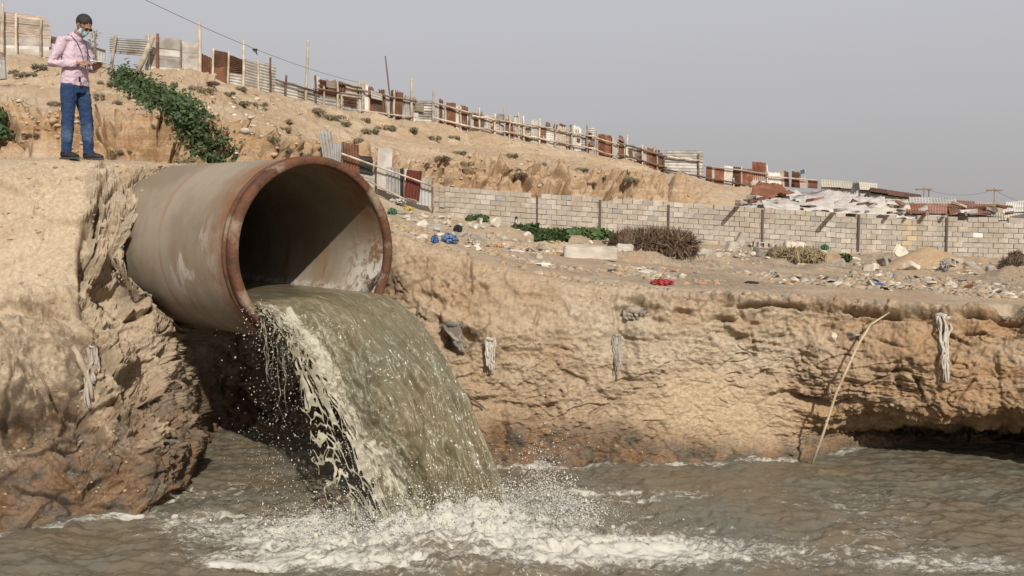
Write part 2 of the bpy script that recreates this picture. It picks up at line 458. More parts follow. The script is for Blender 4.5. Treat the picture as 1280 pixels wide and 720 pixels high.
R7 = [(-400, 245, 17), (0, 215, 17), (235, 222, 17.5), (300, 230, 18), (400, 262, 18), (480, 276, 18), (540, 289, 18.5), (620, 305, 19), (700, 318, 19), (850, 333, 19.5), (1000, 341, 20), (1130, 346, 20), (1280, 352, 20), (1450, 356, 20), (1750, 360, 20)]
R8 = [(-400, 235, 21), (0, 212, 21), (130, 215, 21), (240, 214, 22), (330, 222, 24), (400, 240, 30), (480, 258, 34), (540, 268, 37.0), (620, 284, 38), (750, 298, 38.2), (953, 312, 38.2), (1183, 324, 38.2), (1280, 330, 38.2), (1450, 338, 38.2), (1750, 345, 38.2)]
R9 = [(-400, 215, 23), (0, 200, 23), (130, 205, 23), (240, 206, 23.5), (330, 205, 27), (400, 215, 33), (480, 232, 38), (540, 240, 40.5), (620, 247, 41.5), (700, 250, 42), (830, 258, 43), (950, 268, 43), (1100, 282, 43), (1280, 290, 43), (1750, 297, 43)]
R10 = [(-400, 150, 24), (0, 148, 24), (130, 150, 24.3), (200, 152, 24.6), (240, 162, 25.4), (330, 172, 30), (400, 188, 36), (480, 198, 41), (560, 203, 42.0), (620, 206, 42.9), (700, 213, 43.5), (770, 220, 44.3), (830, 230, 45.2), (950, 252, 46), (1100, 264, 46), (1280, 272, 46), (1750, 280, 46)]
R11 = [(-400, 105, 32), (0, 105, 32), (130, 115, 32), (240, 125, 33), (330, 143, 37), (450, 166, 44), (560, 180, 50), (700, 200, 55), (830, 222, 56), (950, 243, 55), (1100, 257, 55), (1280, 264, 55), (1750, 270, 55)]
CREST = [(-400, 45), (0, 72), (60, 76), (135, 90), (180, 96), (250, 99), (283, 108), (345, 123), (400, 134), (450, 144), (500, 151), (545, 156), (590, 166), (640, 173), (700, 186), (765, 197), (830, 216), (880, 226), (930, 236), (1000, 242), (1100, 250), (1280, 256), (1750, 262)]
CRESTD = [(-400, 38), (0, 40), (130, 42), (240, 43), (330, 45), (450, 50), (560, 55), (700, 60), (830, 63), (950, 65), (1100, 66), (1280, 66), (1750, 66)]
def crest_y(px): return float(np.interp(px, *zip(*CREST)))
def crest_d(px): return float(np.interp(px, *zip(*CRESTD)))

pxs = np.concatenate([np.linspace(-400, -20, 45)[:-1], np.linspace(-20, 95, 78)[:-1], np.linspace(95, 275, 230)[:-1], np.linspace(275, 480, 100)[:-1], np.linspace(480, 1300, 560), np.linspace(1300, 1750, 45)[1:]])
_ev = np.arange(-400, 1751, 1.5)
def evs(px, v, k): return np.interp(pxs, _ev, smooth1(np.interp(_ev, px, v), k))
def row(tbl, k=25):
    a = np.array(tbl, float)
    return evs(a[:, 0], a[:, 1], k), evs(a[:, 0], a[:, 2], k)
rows = []
d1 = evs(*zip(*R1), 15)
w1 = PA(pxs, 600 + 0 * pxs, d1); w1[:, 0] = (pxs - 640) / F * d1 / (CP + 0.19 * -1 * SP) ; w1[:, 2] = 0.0
w0 = w1.copy(); w0[:, 2] = -0.8; w0[:, 1] -= 0.25
rows += [w0, w1]
for tb in (R2, R3, R4, R5, R6, R7, R8, R9, R10, R11):
    y, d = row(tb, 25 if tb is not R4 and tb is not R3 and tb is not R2 else 13); rows.append(PA(pxs, y, d))
cy = evs(*zip(*CREST), 15); cd = evs(*zip(*CRESTD), 25)
rc = PA(pxs, cy, cd); rows.append(rc)
rb = PA(pxs, cy, cd) + np.stack([rc[:, 0] * 0.3, cd * 0.3, 0 * cd - 0.4], -1); rows.append(rb)
rf = np.stack([(pxs - 640) / F * 3500, 0 * pxs + 3500.0, np.interp(rb[:, 2], [2, 8], [0.6, 0.6])], -1); rows.append(rf)
ROWS = np.stack(rows)
NS = [12, 70, 70, 70, 60, 34, 60, 56, 22, 44, 34, 40, 8, 10]
tt = np.concatenate([k + np.arange(n) / n for k, n in enumerate(NS)] + [[len(NS)]])
BASE = pchip_rows(ROWS, tt)
nr, nc = BASE.shape[:2]
du = np.gradient(BASE, axis=1); dv = np.gradient(BASE, axis=0)
NRM = np.cross(du, dv); NRM /= np.linalg.norm(NRM, axis=2, keepdims=True) + 1e-9
# soften the normals before displacing
for _ in range(3):
    NRM[1:-1] = (NRM[:-2] + NRM[1:-1] * 2 + NRM[2:]) / 4
    NRM[:, 1:-1] = (NRM[:, :-2] + NRM[:, 1:-1] * 2 + NRM[:, 2:]) / 4
NRM /= np.linalg.norm(NRM, axis=2, keepdims=True) + 1e-9
B = BASE.reshape(-1, 3); N_ = NRM.reshape(-1, 3)
T = np.repeat(tt, nc); PX = np.tile(pxs, nr)
def proj(V):
    x, y, z = V[:, 0], V[:, 1], V[:, 2] - H
    f = y * CP - z * SP; u = y * SP + z * CP
    f = np.maximum(f, 0.01)
    return 640 + F * x / f, 360 - F * u / f
_, PY = proj(B)
cliff = sstep(0.2, 1.2, T) * (1 - sstep(4.6, 5.3, T)) * sstep(0.95, 0.6, np.abs(N_[:, 2]) * 0.9)
cliff = np.maximum(cliff, sstep(0.3, 1.0, T) * (1 - sstep(4.0, 5.0, T)))
scarp = sstep(8.6, 9.2, T) * (1 - sstep(9.9, 10.35, T)) * (1 - sstep(840, 900, PX))
warp = np.stack([fbm(B, 0.9, 3, seed=s) for s in (1, 2, 3)], -1)
pxw = PX + 38 * warp[:, 0] + 10 * fbm(B, 4, 3, seed=9); pyw = PY + 34 * warp[:, 1] + 10 * fbm(B, 4, 3, seed=8)
left = (1 - sstep(330, 470, PX))
# smooth sandy drape at the top of the left bank
drape = left * sstep(3.62, 4.05, T + 0.25 * warp[:, 2] + 0.002 * (100 - PX) * (PX < 100)) * (1 - sstep(96, 118, pxw))
drape = drape * (T < 6)
fansm = np.exp(-(((pxw - 895) / 95) ** 2 + ((pyw - 515) / 42) ** 2) ** 2) * (T < 5)
rough = cliff * (1 - 0.85 * drape) * (1 - 0.6 * fansm)
D = np.zeros(len(B), np.float32)
near = T < 7.5
b_ = B
D += 0.17 * fbm(b_, 0.8, 3, seed=4) * np.where(T < 5.5, rough + 0.12, 0.25 * (T < 8) + 1.6 * scarp + 0.8 * (T > 9.5) * (T < 12.2))
D += 0.10 * fbm(b_, 2.6, 4, 0.55, seed=5) * np.where(T < 6, rough + 0.18, 0.35 + 1.8 * scarp)
# broken faces of hard clay
q = B + 0.13 * warp + 0.03 * np.stack([fbm(B, 5, 3, seed=k) for k in (15, 16, 17)], -1)
h1, e1 = facets(q * [1, 1, 1.35], 1.5, 1)
q2 = B + 0.07 * warp + 0.02 * np.stack([fbm(B, 8, 2, seed=k) for k in (18, 19, 20)], -1)
h2, e2_ = facets(q2 * [1, 1, 1.3], 3.9, 2)
h3, e3_ = facets((B + 0.02 * np.stack([fbm(B, 16, 2, seed=k) for k in (35, 36, 37)], -1)) * [1, 1, 1.5], 9.5, 3)
pk = sstep(-0.25, 0.25, fbm(B, 0.9, 2, seed=38)); pk2 = sstep(-0.2, 0.3, fbm(B, 1.3, 2, seed=39))
D += rough * 0.34 * h1 * (0.16 + 0.9 * left) * sstep(0, 0.05, e1)
D += rough * 0.135 * h2 * (0.30 + 0.87 * left) * (0.35 + 0.8 * pk) * sstep(0, 0.06, e2_)
h4, e4_ = facets(B * [1, 1, 1.4], 21.0, 4)
D += rough * 0.060 * h3 * (0.5 + 0.8 * left) * (0.3 + 0.9 * pk2) + rough * 0.022 * h4 * (0.6 + 0.6 * left) * (0.4 + 0.8 * pk)
# broken crevices
cr = ridged(B + 0.3 * warp, 1.3, 1, seed=23); cr2 = ridged(B * [1, 1, 1.8] + 0.2 * warp, 3.1, 1, seed=24)
pm = sstep(0.0, 0.25, fbm(B, 1.1, 2, seed=25)); pm2 = sstep(0.0, 0.25, fbm(B, 2.0, 2, seed=26))
D -= rough * (0.16 * sstep(0.88, 0.99, cr) * pm * (0.45 + 0.8 * left) + 0.085 * sstep(0.86, 0.98, cr2) * pm2 * (0.6 + 0.6 * left))
D += rough * (0.022 * ridged(B, 6.5, 4, 0.6, seed=3) + 0.035 * fbm(B, 5.0, 4, 0.66, seed=27)) + (0.010 + 0.014 * rough) * fbm(B, 17, 3, 0.65, seed=6) * (T < 8)
# bedding: thin ledges, clearest on the right
zz = B[:, 2] + 0.16 * warp[:, 2] + 0.03 * fbm(B * [1, 1, 3], 2.2, 3, seed=12) + 0.02 * B[:, 0]
saw = (zz * 4.2) % 1.0; saw2 = (zz * 9.7 + 0.3) % 1.0
patch = sstep(-0.10, 0.22, fbm(B * [1, 1, 2.5], 0.9, 3, seed=14))
strata = rough * sstep(480, 640, PX) * (1 - fansm)
D += strata * patch * (0.10 * (saw - 0.6) + 0.035 * (saw2 - 0.5)) * (0.6 + 0.6 * sstep(950, 1080, PX))
# particular forms: (px, py, rx, ry, metres, edge)
STAMPS = [
    (30, 455, 66, 55, 0.36, 4.0),       # overhanging lump at the far left
    (118, 470, 46, 40, 0.10, 2.0), (95, 520, 12, 34, -0.16, 2.0), (106, 330, 10, 30, -0.20, 2.0), (112, 385, 12, 20, -0.16, 2.0), (125, 305, 26, 38, -0.16, 2.0),
    (140, 400, 34, 60, -0.10, 2.0), (50, 528, 60, 22, -0.30, 2.0), (18, 540, 34, 26, -0.14, 2.0), (170, 520, 10, 46, -0.13, 2.0), (185, 600, 55, 40, 0.14, 1.6), (110, 595, 30, 30, -0.10, 1.5), (240, 560, 22, 40, 0.10, 1.6),
    (150, 348, 20, 32, -0.60, 2.0), (165, 385, 16, 16, -0.18, 2.0),
    (572, 432, 26, 15, -0.30, 2.0), (545, 412, 12, 12, -0.12, 2.0), (612, 432, 12, 18, 0.10, 2.0),
    (588, 352, 5, 24, -0.14, 2.0), (600, 372, 12, 8, -0.10, 2.0),
    (790, 391, 26, 9, -0.22, 2.0), (775, 437, 13, 26, -0.14, 2.0), (905, 384, 14, 5, -0.16, 2.0), (853, 400, 12, 6, -0.12, 2.0),
    (915, 425, 24, 6, -0.14, 2.0), (640, 505, 70, 5, -0.08, 2.0), (622, 540, 10, 60, -0.12, 2.0), (960, 470, 12, 5, -0.12, 2.0), (1000, 500, 36, 6, -0.14, 2.0),
    (1060, 415, 22, 14, 0.06, 2.0), (1080, 402, 40, 8, -0.12, 2.0), (1140, 400, 30, 9, -0.16, 2.0), (1255, 405, 22, 22, -0.20, 2.0), (1030, 505, 34, 7, -0.16, 2.0), (1120, 475, 5, 20, -0.07, 2.0), (1215, 520, 60, 8, -0.10, 2.0),
]
for (sx, sy, rx, ry, am, ed) in STAMPS:
    r = (((PX + 0.7 * (pxw - PX)) - sx) / rx) ** 2 + (((PY + 0.7 * (pyw - PY)) - sy) / ry) ** 2
    D += (am * np.exp(-r ** ed) * (T > 0.9) * (T < 6)).astype(np.float32)
# crust at the edge of the ledge overhangs a little
lipz = np.exp(-((T - 4.93) / 0.16) ** 2) * sstep(720, 840, PX)
D += lipz * (0.04 + 0.07 * fbm(B, 4.5, 4, 0.6, seed=21))
jt = 0.13 * fbm(B, 1.3, 3, seed=46) + 0.07 * fbm(B, 4.5, 3, seed=47)
D -= 0.24 * np.exp(-((T - 4.72 + jt) / 0.045) ** 2) * sstep(740, 840, PX) * sstep(-0.12, 0.06, fbm(B, 1.6, 3, seed=22))
D -= 0.15 * np.exp(-((T - 4.45 - jt) / 0.035) ** 2) * sstep(760, 860, PX) * sstep(0.02, 0.18, fbm(B, 1.4, 3, seed=48))
D += 0.05 * facets(B * [1, 1, 1.4], 5.0, 8)[0] * np.exp(-((T - 4.85) / 0.25) ** 2) * sstep(720, 820, PX)
# hill scarp: gullies
gul = ridged(B * [1, 1, 0.35], 0.42, 4, 0.55, seed=30)
D += scarp * (1.2 * (gul - 0.55)) + scarp * 0.5 * fbm(B, 0.8, 4, 0.6, seed=31)
sawh = ((B[:, 2] + 0.5 * warp[:, 0]) * 0.9) % 1.0
D += scarp * 0.45 * (sawh - 0.5)
hf, he = facets(B + 0.5 * warp, 0.55, 6)
D += scarp * 0.8 * hf + (T > 10) * (T < 12) * 0.16 * hf
D -= scarp * (0.55 * sstep(0.80, 0.97, ridged(B * [1, 1, .5] + warp, 0.55, 1, seed=42)) + 0.45 * sstep(0.84, 0.98, ridged(B * [1, 1, 1.6] + warp, 1.0, 1, seed=43)) * sstep(0, .3, fbm(B, .3, 2, seed=44)))
D += (T > 9.9) * (T < 12) * (0.42 * fbm(B * [1, 1, 2], 0.35, 5, 0.62, seed=33) + 0.20 * fbm(B, 1.6, 4, 0.6, seed=34))
D *= 1 - 0.55 * sstep(205, 235, PX) * (1 - sstep(262, 300, PX)) * (T < 4)
D *= (1 - 0.72 * left * (1 - sstep(0.7, 1.9, T)))
D += (T > 7) * (T < 8.3) * sstep(560, 640, PX) * 0.55 * np.clip(fbm(B, 0.45, 4, 0.55, seed=45) + 0.05, 0, 1)
D *= (T < 12.6)
fade = np.where(T > 11.8, 1 - sstep(11.8, 12.0, T) * 0.75, 1)
D = D * fade
V = B + N_ * D[:, None] * -1.0 if NRM[200, 500, 1] > 0 else B + N_ * D[:, None]

# the pipe lies in the bank: push the soil off it
PC = np.array([-2.07, 10.6, H - 0.48]); PIN = np.array([-0.70, 0.714, 0.0]); PIN /= np.linalg.norm(PIN)
PPR = np.array([0.714, 0.70, 0.0]); PPR /= np.linalg.norm(PPR)
RO, RI = 1.0, 0.922
rel = V - PC
s_ = rel @ PIN; p_ = rel @ PPR; z_ = rel[:, 2]
r_ = np.hypot(p_, z_)
inpipe = (s_ > -0.3) & (s_ < 7.0)
low = sstep(0.55, -0.35, z_ / np.maximum(r_, 1e-3))
gap = -0.004 + low * (0.10 + 0.16 * fbm(V, 2.0, 3, seed=40)) * (1 - sstep(2.6, 3.4, s_)) * (p_ < 0.3)
tgt = RO + np.maximum(gap, -0.004)
kill = inpipe & (r_ < 0.74)
push = inpipe & (r_ < tgt) & ~kill
new_r = tgt + 0.0 * r_
sc_ = np.where(push, new_r / np.maximum(r_, 1e-3), 1.0)
V = V + (sc_ - 1)[:, None] * (p_[:, None] * PPR + np.stack([0 * z_, 0 * z_, z_], -1))
# nothing of the soil in front of the mouth
TERR_V = V
TERR_PX, TERR_PY = proj(V)

zc = V[:, 2] + 0.16 * fbm(V, 2.0, 4, 0.6, seed=50)
damp = (1 - sstep(0.22, 0.62, zc + 0.25 * sstep(900, 1000, PX) - 0.22 * left)) * (T < 4)
damp = np.maximum(damp, 0.8 * left * sstep(-0.05, 0.2, fbm(V * [1, 1, .5], 1.1, 3, seed=53)) * (1 - sstep(0.8, 1.25, zc)) * (T < 4))
ochre = (T < 5) * np.clip(0.20 + 0.9 * fbm(V * [1, 1, 2], 0.6, 3, seed=51) + 0.60 * sstep(930, 1060, PX) - 0.75 * drape - 0.30 * left + 0.25 * (1 - sstep(0.5, 1.3, zc)), 0, 1) * (1 - 0.3 * fansm)
ochre = np.maximum(ochre, (T > 8.6) * (0.38 + 0.5 * scarp + 0.5 * fbm(V, 0.15, 3, seed=54)))
ochre = np.maximum(ochre, (T > 5.7) * (T <= 8.6) * sstep(560, 760, PX) * (0.40 + 0.5 * fbm(V, 0.5, 3, seed=59)))
pale = np.clip(fansm * 0.9 + drape * 0.35, 0, 1)
rub = np.exp(-((T - 4.90) / 0.16) ** 2) * sstep(780, 900, PX) * 0.7
rub = np.maximum(rub, (T > 5.6) * (T < 8) * sstep(700, 830, PX) * 0.95 * sstep(-0.15, 0.15, fbm(V * [1, .45, 1], 0.55, 3, seed=55)) * (1 - np.exp(-((PY - 372) / 7) ** 2)))
rub = np.maximum(rub, (T > 5.8) * (T < 8) * 0.75 * sstep(-0.05, 0.25, fbm(V * [1, .5, 1], 0.6, 3, seed=56)))
Q = grid_faces(nr, nc)
good = ~(kill[Q].any(1))
mid_t = T[Q].mean(1)
at = dict(damp=damp, ochre=ochre, pale=pale, rubbish=rub)
def cut(name, t0, t1):
    f = Q[good & (mid_t > t0) & (mid_t <= t1)]
    idx = np.unique(f); mp = np.zeros(len(V), np.int64); mp[idx] = np.arange(len(idx))
    o = mesh_np(name, V[idx], mp[f], M['soil'], None, True, {k: a[idx] for k, a in at.items()})
    return tag(o, kind='structure')
cut('river_bank', 0, 6.0)
cut('ground', 6.0, 8.6)
cut('hill', 8.6, 12.5)
cut('plain', 12.5, 99)
# earth behind the gap under the pipe
aa = np.linspace(-0.25, math.pi + 0.30, 90); ss = np.linspace(0, 1, 30)
AA, SS = np.meshgrid(aa, ss)
rr_ = 1.95 - 0.94 * SS; sx_ = 4.1 + 1.4 * SS
rr_ = rr_ + 0.22 * fbm(np.stack([AA * 1.5, SS * 2, 0 * AA], -1).reshape(-1, 3), 2.0, 4, 0.6, seed=41).reshape(AA.shape)
HV = PC + (np.cos(AA) * rr_)[..., None] * PPR + sx_[..., None] * PIN + (-np.sin(AA) * rr_)[..., None] * np.array([0, 0, 1.0])
hz_ = np.zeros(AA.size)
tag(mesh_np('bank_hollow', HV.reshape(-1, 3), grid_faces(*AA.shape), M['soil'], None, True, dict(damp=hz_, ochre=hz_ + .4, pale=hz_, rubbish=hz_)), kind='structure')
GV = V.reshape(nr, nc, 3)
def ground_at(px, py, t0=0.9, t1=13.0):
    """terrain point nearest to a pixel of the photo, on the first surface the ray meets"""
    m = (T > t0) & (T < t1)
    k = np.nonzero(m)[0]
    e = (TERR_PX[k] - px) ** 2 + (TERR_PY[k] - py) ** 2
    c = k[e < max(9.0, e.min() * 2.0 + 1e-6)]
    return Vector(V[c[np.argmin(V[c, 1])]].tolist())
def ground_z(x, y, t0=4.9, t1=14.0):
    m = np.nonzero((T > t0) & (T < t1))[0]
    k = m[np.argmin((V[m, 0] - x) ** 2 + (V[m, 1] - y) ** 2)]
    return float(V[k, 2])

# ------------------------------------------------------------------ the pipe
def pipe_material():
    m, nt, b = newmat('stained_pipe_concrete')
    co = nt.nodes.new('ShaderNodeTexCoord').outputs['Object']
    mp = nt.nodes.new('ShaderNodeMapping'); mp.inputs['Scale'].default_value = (1.0, 1.0, 0.35); nt.links.new(co, mp.inputs[0])
    mpx = nt.nodes.new('ShaderNodeMapping'); mpx.inputs['Scale'].default_value = (3.2, 0.5, 0.5); nt.links.new(co, mpx.inputs[0])
    ring = _noise(nt, mpx.outputs[0], 1.6, 6, 0.62, 0.4)
    big = _noise(nt, co, 0.9, 5, 0.6)
    col = _mix(nt, _ramp(nt, big, 0.38, 0.64), (0.27, 0.222, 0.162), (0.195, 0.152, 0.105))
    col = _mix(nt, _ramp(nt, ring, 0.50, 0.68, 0, 0.8), col, (0.235, 0.145, 0.082))
    col = _mix(nt, _ramp(nt, ring, 0.66, 0.73, 0, 0.8), col, (0.17, 0.078, 0.035))
    wash = _noise(nt, mp.outputs[0], 3.2, 6, 0.7, 0.6)
    col = _mix(nt, _math(nt, 'MULTIPLY', _attr(nt, 'wash'), _ramp(nt, wash, 0.53, 0.63, 0, 0.9)), col, (0.44, 0.40, 0.34))
    col = _mix(nt, _math(nt, 'MULTIPLY', _attr(nt, 'rusty'), _ramp(nt, _noise(nt, co, 5.0, 6, 0.65), 0.28, 0.62)), col, (0.20, 0.085, 0.035))
    col = _mix(nt, _math(nt, 'MULTIPLY', _attr(nt, 'lime'), _ramp(nt, _noise(nt, co, 7.0, 6, 0.7, 1.0), 0.42, 0.55)), col, (0.50, 0.465, 0.395))
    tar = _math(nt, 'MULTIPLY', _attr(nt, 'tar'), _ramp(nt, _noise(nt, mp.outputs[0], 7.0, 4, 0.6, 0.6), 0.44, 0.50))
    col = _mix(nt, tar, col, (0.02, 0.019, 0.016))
    nt.links.new(col, b.inputs['Base Color']); b.inputs['Roughness'].default_value = 0.75
    b.inputs['Specular IOR Level'].default_value = 0.25
    n1 = _bump(nt, _noise(nt, co, 9, 7, 0.68), 0.22, 0.02)
    nt.links.new(_bump(nt, _noise(nt, co, 60, 4, 0.7), 0.25, 0.004, n1), b.inputs['Normal'])
    return m
M['pipe'] = pipe_material()
M['pipe_rust'] = simple('rusty_pipe_rim', (0.135, 0.060, 0.032), (0.070, 0.036, 0.024), 0.9, 6, bump=0.8, bdist=0.02, var=0, c3=(0.26, 0.185, 0.125), th3=(0.50, 0.66), scale3=3.0, spec=0.2)
pipe = thing('drain_pipe', 'huge round concrete drain pipe with a rusty rim jutting from the sandy bank', 'pipe', tuple(PC), None, math.atan2(PIN[1], PIN[0]))
def lathe(prof, n, name, mat, attrs=None, wob=0.0):
    a = np.linspace(0, 2 * np.pi, n, endpoint=False)
    prof = np.array(prof); m_ = len(prof)
    s = prof[:, 0][:, None]; r = prof[:, 1][:, None]
    rr = r + 0 * a
    Vv = np.stack([s + 0 * a, -rr * np.cos(a), rr * np.sin(a)], -1)          # local x inwards, local -y to the right of the picture
    if wob: Vv[..., 0] += wob * np.interp(s, [0.0, 0.4], [1, 0]) * fbm(np.stack([np.cos(a) * 2, np.sin(a) * 2, 0 * a], -1), 2.0, 4, seed=60)
    idx = np.arange(m_ * n).reshape(m_, n)
    Fq = np.stack([idx[:-1], np.roll(idx, -1, 1)[:-1], np.roll(idx, -1, 1)[1:], idx[1:]], -1).reshape(-1, 4)[:, ::-1]
    Vf = Vv.reshape(-1, 3)
    return mesh_np(name, Vf, Fq, mat, pipe, True, attrs(Vf) if attrs else None)
def shell_at(Vf):
    x, y, z = Vf[:, 0], -Vf[:, 1], Vf[:, 2]; r = np.hypot(y, z); ang = np.arctan2(z, y)
    inner = r < 0.96
    nz = fbm(Vf, 3.0, 3, seed=61)
    rusty = np.where(inner, (1 - sstep(0.15, 0.75, x + 0.25 * nz)) * 0.9, (1 - sstep(0.28, 0.60, x + 0.25 * nz)) * 0.9)
    lime = np.where(inner, (1 - sstep(0.40, 0.95, x)) * sstep(-0.75, -0.45, z) * (1 - sstep(-0.25, 0.22, z + 0.2 * nz)) * (y > 0), 0)
    lime = np.maximum(lime, np.where(inner, np.exp(-((z + 0.47) / 0.04) ** 2) * 0.8, 0))
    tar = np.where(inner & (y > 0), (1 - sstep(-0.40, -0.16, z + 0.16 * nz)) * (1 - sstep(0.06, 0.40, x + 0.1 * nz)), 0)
    wash = np.where(inner, 0.0, np.exp(-((x - 0.95) / 0.55) ** 2) * sstep(0.55, 0.0, z) * sstep(-0.8, -0.2, z) * (y < 0))
    return dict(rusty=rusty, lime=lime, tar=tar, wash=wash)
out = [(s, RO - 0.004 * math.cos(s * 40) * (s > 2.1)) for s in np.linspace(0.20, 7.0, 60)]
inn = [(s, RI) for s in np.linspace(7.0, 0.05, 60)]
lathe(out, 160, 'pipe_wall', M['pipe'], shell_at)
lathe(inn, 160, 'pipe_lining', M['pipe'], shell_at)
rimp = [(0.21, RO + 0.001), (0.20, RO + 0.012), (0.15, RO + 0.014), (0.145, RO + 0.003), (0.11, RO + 0.003), (0.105, RO + 0.014), (0.03, RO + 0.013), (0.012, RO + 0.006), (0.0, RO - 0.004), (-0.004, RO - 0.03), (0.002, RI + 0.012), (0.02, RI - 0.004), (0.07, RI - 0.004), (0.08, RI + 0.001)]
lathe(rimp, 160, 'pipe_rim', M['pipe_rust'], None, 0.012)
lathe([(7.0, RO), (7.0, 0.02)], 40, 'end_plate', M['pipe'], None)

# ------------------------------------------------------------------ water
def water_material(name, base, rough=0.08, foam_col=(0.50, 0.47, 0.395), bump_s=0.35, flow=False):
    m, nt, b = newmat(name)
    co = nt.nodes.new('ShaderNodeTexCoord').outputs['Object']
    mp = nt.nodes.new('ShaderNodeMapping'); mp.inputs['Scale'].default_value = (1.0, 1.5, 1.0); nt.links.new(co, mp.inputs[0])
    big = _noise(nt, co, 0.8, 4, 0.6)
    col = _mix(nt, _ramp(nt, big, 0.35, 0.65), base, tuple(x * y for x, y in zip(base, (1.15, 0.95, 0.80))))
    fo = _attr(nt, 'foam')
    if flow:                                       # pale and dark ropes drawn out along the fall
        cb = nt.nodes.new('ShaderNodeCombineXYZ'); nt.links.new(_attr(nt, 'fu'), cb.inputs[0]); nt.links.new(_attr(nt, 'fv'), cb.inputs[1])
        fl = nt.nodes.new('ShaderNodeMapping'); fl.inputs['Scale'].default_value = (9.0, 1.1, 1.0); nt.links.new(cb.outputs[0], fl.inputs[0])
        rp = _noise(nt, fl.outputs[0], 1.0, 7, 0.68, 1.3)
        col = _mix(nt, _ramp(nt, rp, 0.50, 0.72, 0, 0.65), col, (0.33, 0.31, 0.235))
        fl2 = nt.nodes.new('ShaderNodeMapping'); fl2.inputs['Scale'].default_value = (6.5, 3.2, 1.0); nt.links.new(cb.outputs[0], fl2.inputs[0])
        bl = _noise(nt, fl2.outputs[0], 1.0, 7, 0.70, 1.8)
        age = _ramp(nt, _attr(nt, 'fv'), 0.1, 1.3)
        col = _mix(nt, _math(nt, 'MULTIPLY', age, _ramp(nt, bl, 0.54, 0.66, 0, 0.6)), col, (0.36, 0.335, 0.245))
        col = _mix(nt, _math(nt, 'MULTIPLY', age, _ramp(nt, bl, 0.46, 0.33, 0, 0.7)), col, (0.085, 0.068, 0.030))
        col = _mix(nt, _ramp(nt, rp, 0.47, 0.30, 0, 0.75), col, (0.070, 0.062, 0.036))
    fn = _math(nt, 'ADD', _math(nt, 'MULTIPLY', _noise(nt, mp.outputs[0], 5.0, 6, 0.66, 1.6), 0.55), _math(nt, 'MULTIPLY', _noise(nt, mp.outputs[0], 19.0, 6, 0.72, 0.8), 0.45))
    # foam shows where the local amount beats the lacy noise
    th = _math(nt, 'SUBTRACT', 0.735, _math(nt, 'MULTIPLY', fo, 0.40))
    fd = _math(nt, 'SUBTRACT', fn, th)
    fm = _ramp(nt, fd, -0.03, 0.16)
    col = _mix(nt, fm, col, foam_col)
    nt.links.new(col, b.inputs['Base Color'])
    rr = _ramp(nt, fm, 0, 1, rough, 0.7)
    nt.links.new(rr, b.inputs['Roughness'])
    b.inputs['IOR'].default_value = 1.33; b.inputs['Specular IOR Level'].default_value = 0.5
    n1 = _bump(nt, _noise(nt, mp.outputs[0], 5.0, 5, 0.6, 0.5), bump_s, 0.05)
    n2 = _bump(nt, _noise(nt, mp.outputs[0], 22.0, 4, 0.6, 0.3), bump_s, 0.012, n1)
    n3 = _bump(nt, fm, 0.5, 0.012, n2)
    nt.links.new(n3, b.inputs['Normal'])
    return m
M['water'] = water_material('murky_river_water', (0.112, 0.104, 0.078), 0.06, (0.45, 0.425, 0.36), 0.42)
M['stream'] = water_material('murky_falling_water', (0.128, 0.115, 0.071), 0.24, (0.40, 0.37, 0.275), 0.16, True)
M['foam'] = simple('foam', (0.44, 0.41, 0.33), (0.35, 0.32, 0.24), 0.45, 12, bump=0.3, var=0.1, spec=0.4)
M['drop'] = simple('water_drop', (0.66, 0.63, 0.56), (0.54, 0.50, 0.42), 0.45, 3, bump=0, var=0.2, spec=0.4)

xs = np.concatenate([np.linspace(-70, -7.5, 26)[:-1], np.linspace(-7.5, 8.5, 760), np.linspace(8.5, 70, 26)[1:]])
ys = np.concatenate([np.linspace(-40, 7.6, 24)[:-1], np.linspace(7.6, 13.4, 300), np.linspace(13.4, 16, 4)[1:]])
X, Y = np.meshgrid(xs, ys)
W = np.stack([X.ravel(), Y.ravel(), 0 * X.ravel()], -1)
LAND = np.array([-0.62, 9.28])
dl = np.hypot((W[:, 0] - LAND[0]) * 0.80, (W[:, 1] - LAND[1]) * 1.15)
chop = fbm(W * [1, 1.6, 1], 1.3, 4, 0.55, seed=70); chop2 = ridged(W * [0.8, 1.7, 1] + 0.25 * np.stack([chop, chop, 0 * chop], -1), 2.4, 4, 0.5, seed=71); chop3 = fbm(W, 9, 3, seed=72)
inner_ = np.exp(-(dl / 1.15) ** 2)
act = 0.55 + 0.75 * np.clip(fbm(W, 0.35, 2, seed=79) + 0.35, 0, 1) + 0.9 * np.exp(-(dl / 2.6) ** 2)
wz = act * (0.070 * chop + 0.058 * (chop2 - 0.55) + 0.026 * chop3)
wz += inner_ * (0.10 + 0.20 * ridged(W, 3.2, 5, 0.6, seed=73) * 0.8 + 0.08 * fbm(W, 8, 3, seed=74))
# rings running away from the fall
wz += 0.022 * np.sin(dl * 6.5 + 3 * chop) * np.exp(-((dl - 2.2) / 1.4) ** 2)
wz += 0.10 * np.exp(-(((W[:, 0] + 0.75) / .32) ** 2 + ((W[:, 1] - 8.62) / .16) ** 2))
W[:, 2] = wz
streak = fbm(W * [0.55, 1.6, 1] + 0.3 * np.stack([chop, chop, 0 * chop], -1), 1.5, 4, 0.6, seed=75)
fine = ridged(W * [0.7, 1.5, 1] + 0.15 * np.stack([chop, chop2, 0 * chop], -1), 2.2, 4, 0.6, seed=76)
foam = 0.55 * np.exp(-(dl / 0.95) ** 2) + 0.44 * np.exp(-(dl / 2.1) ** 2)
px_w, py_w = proj(W)
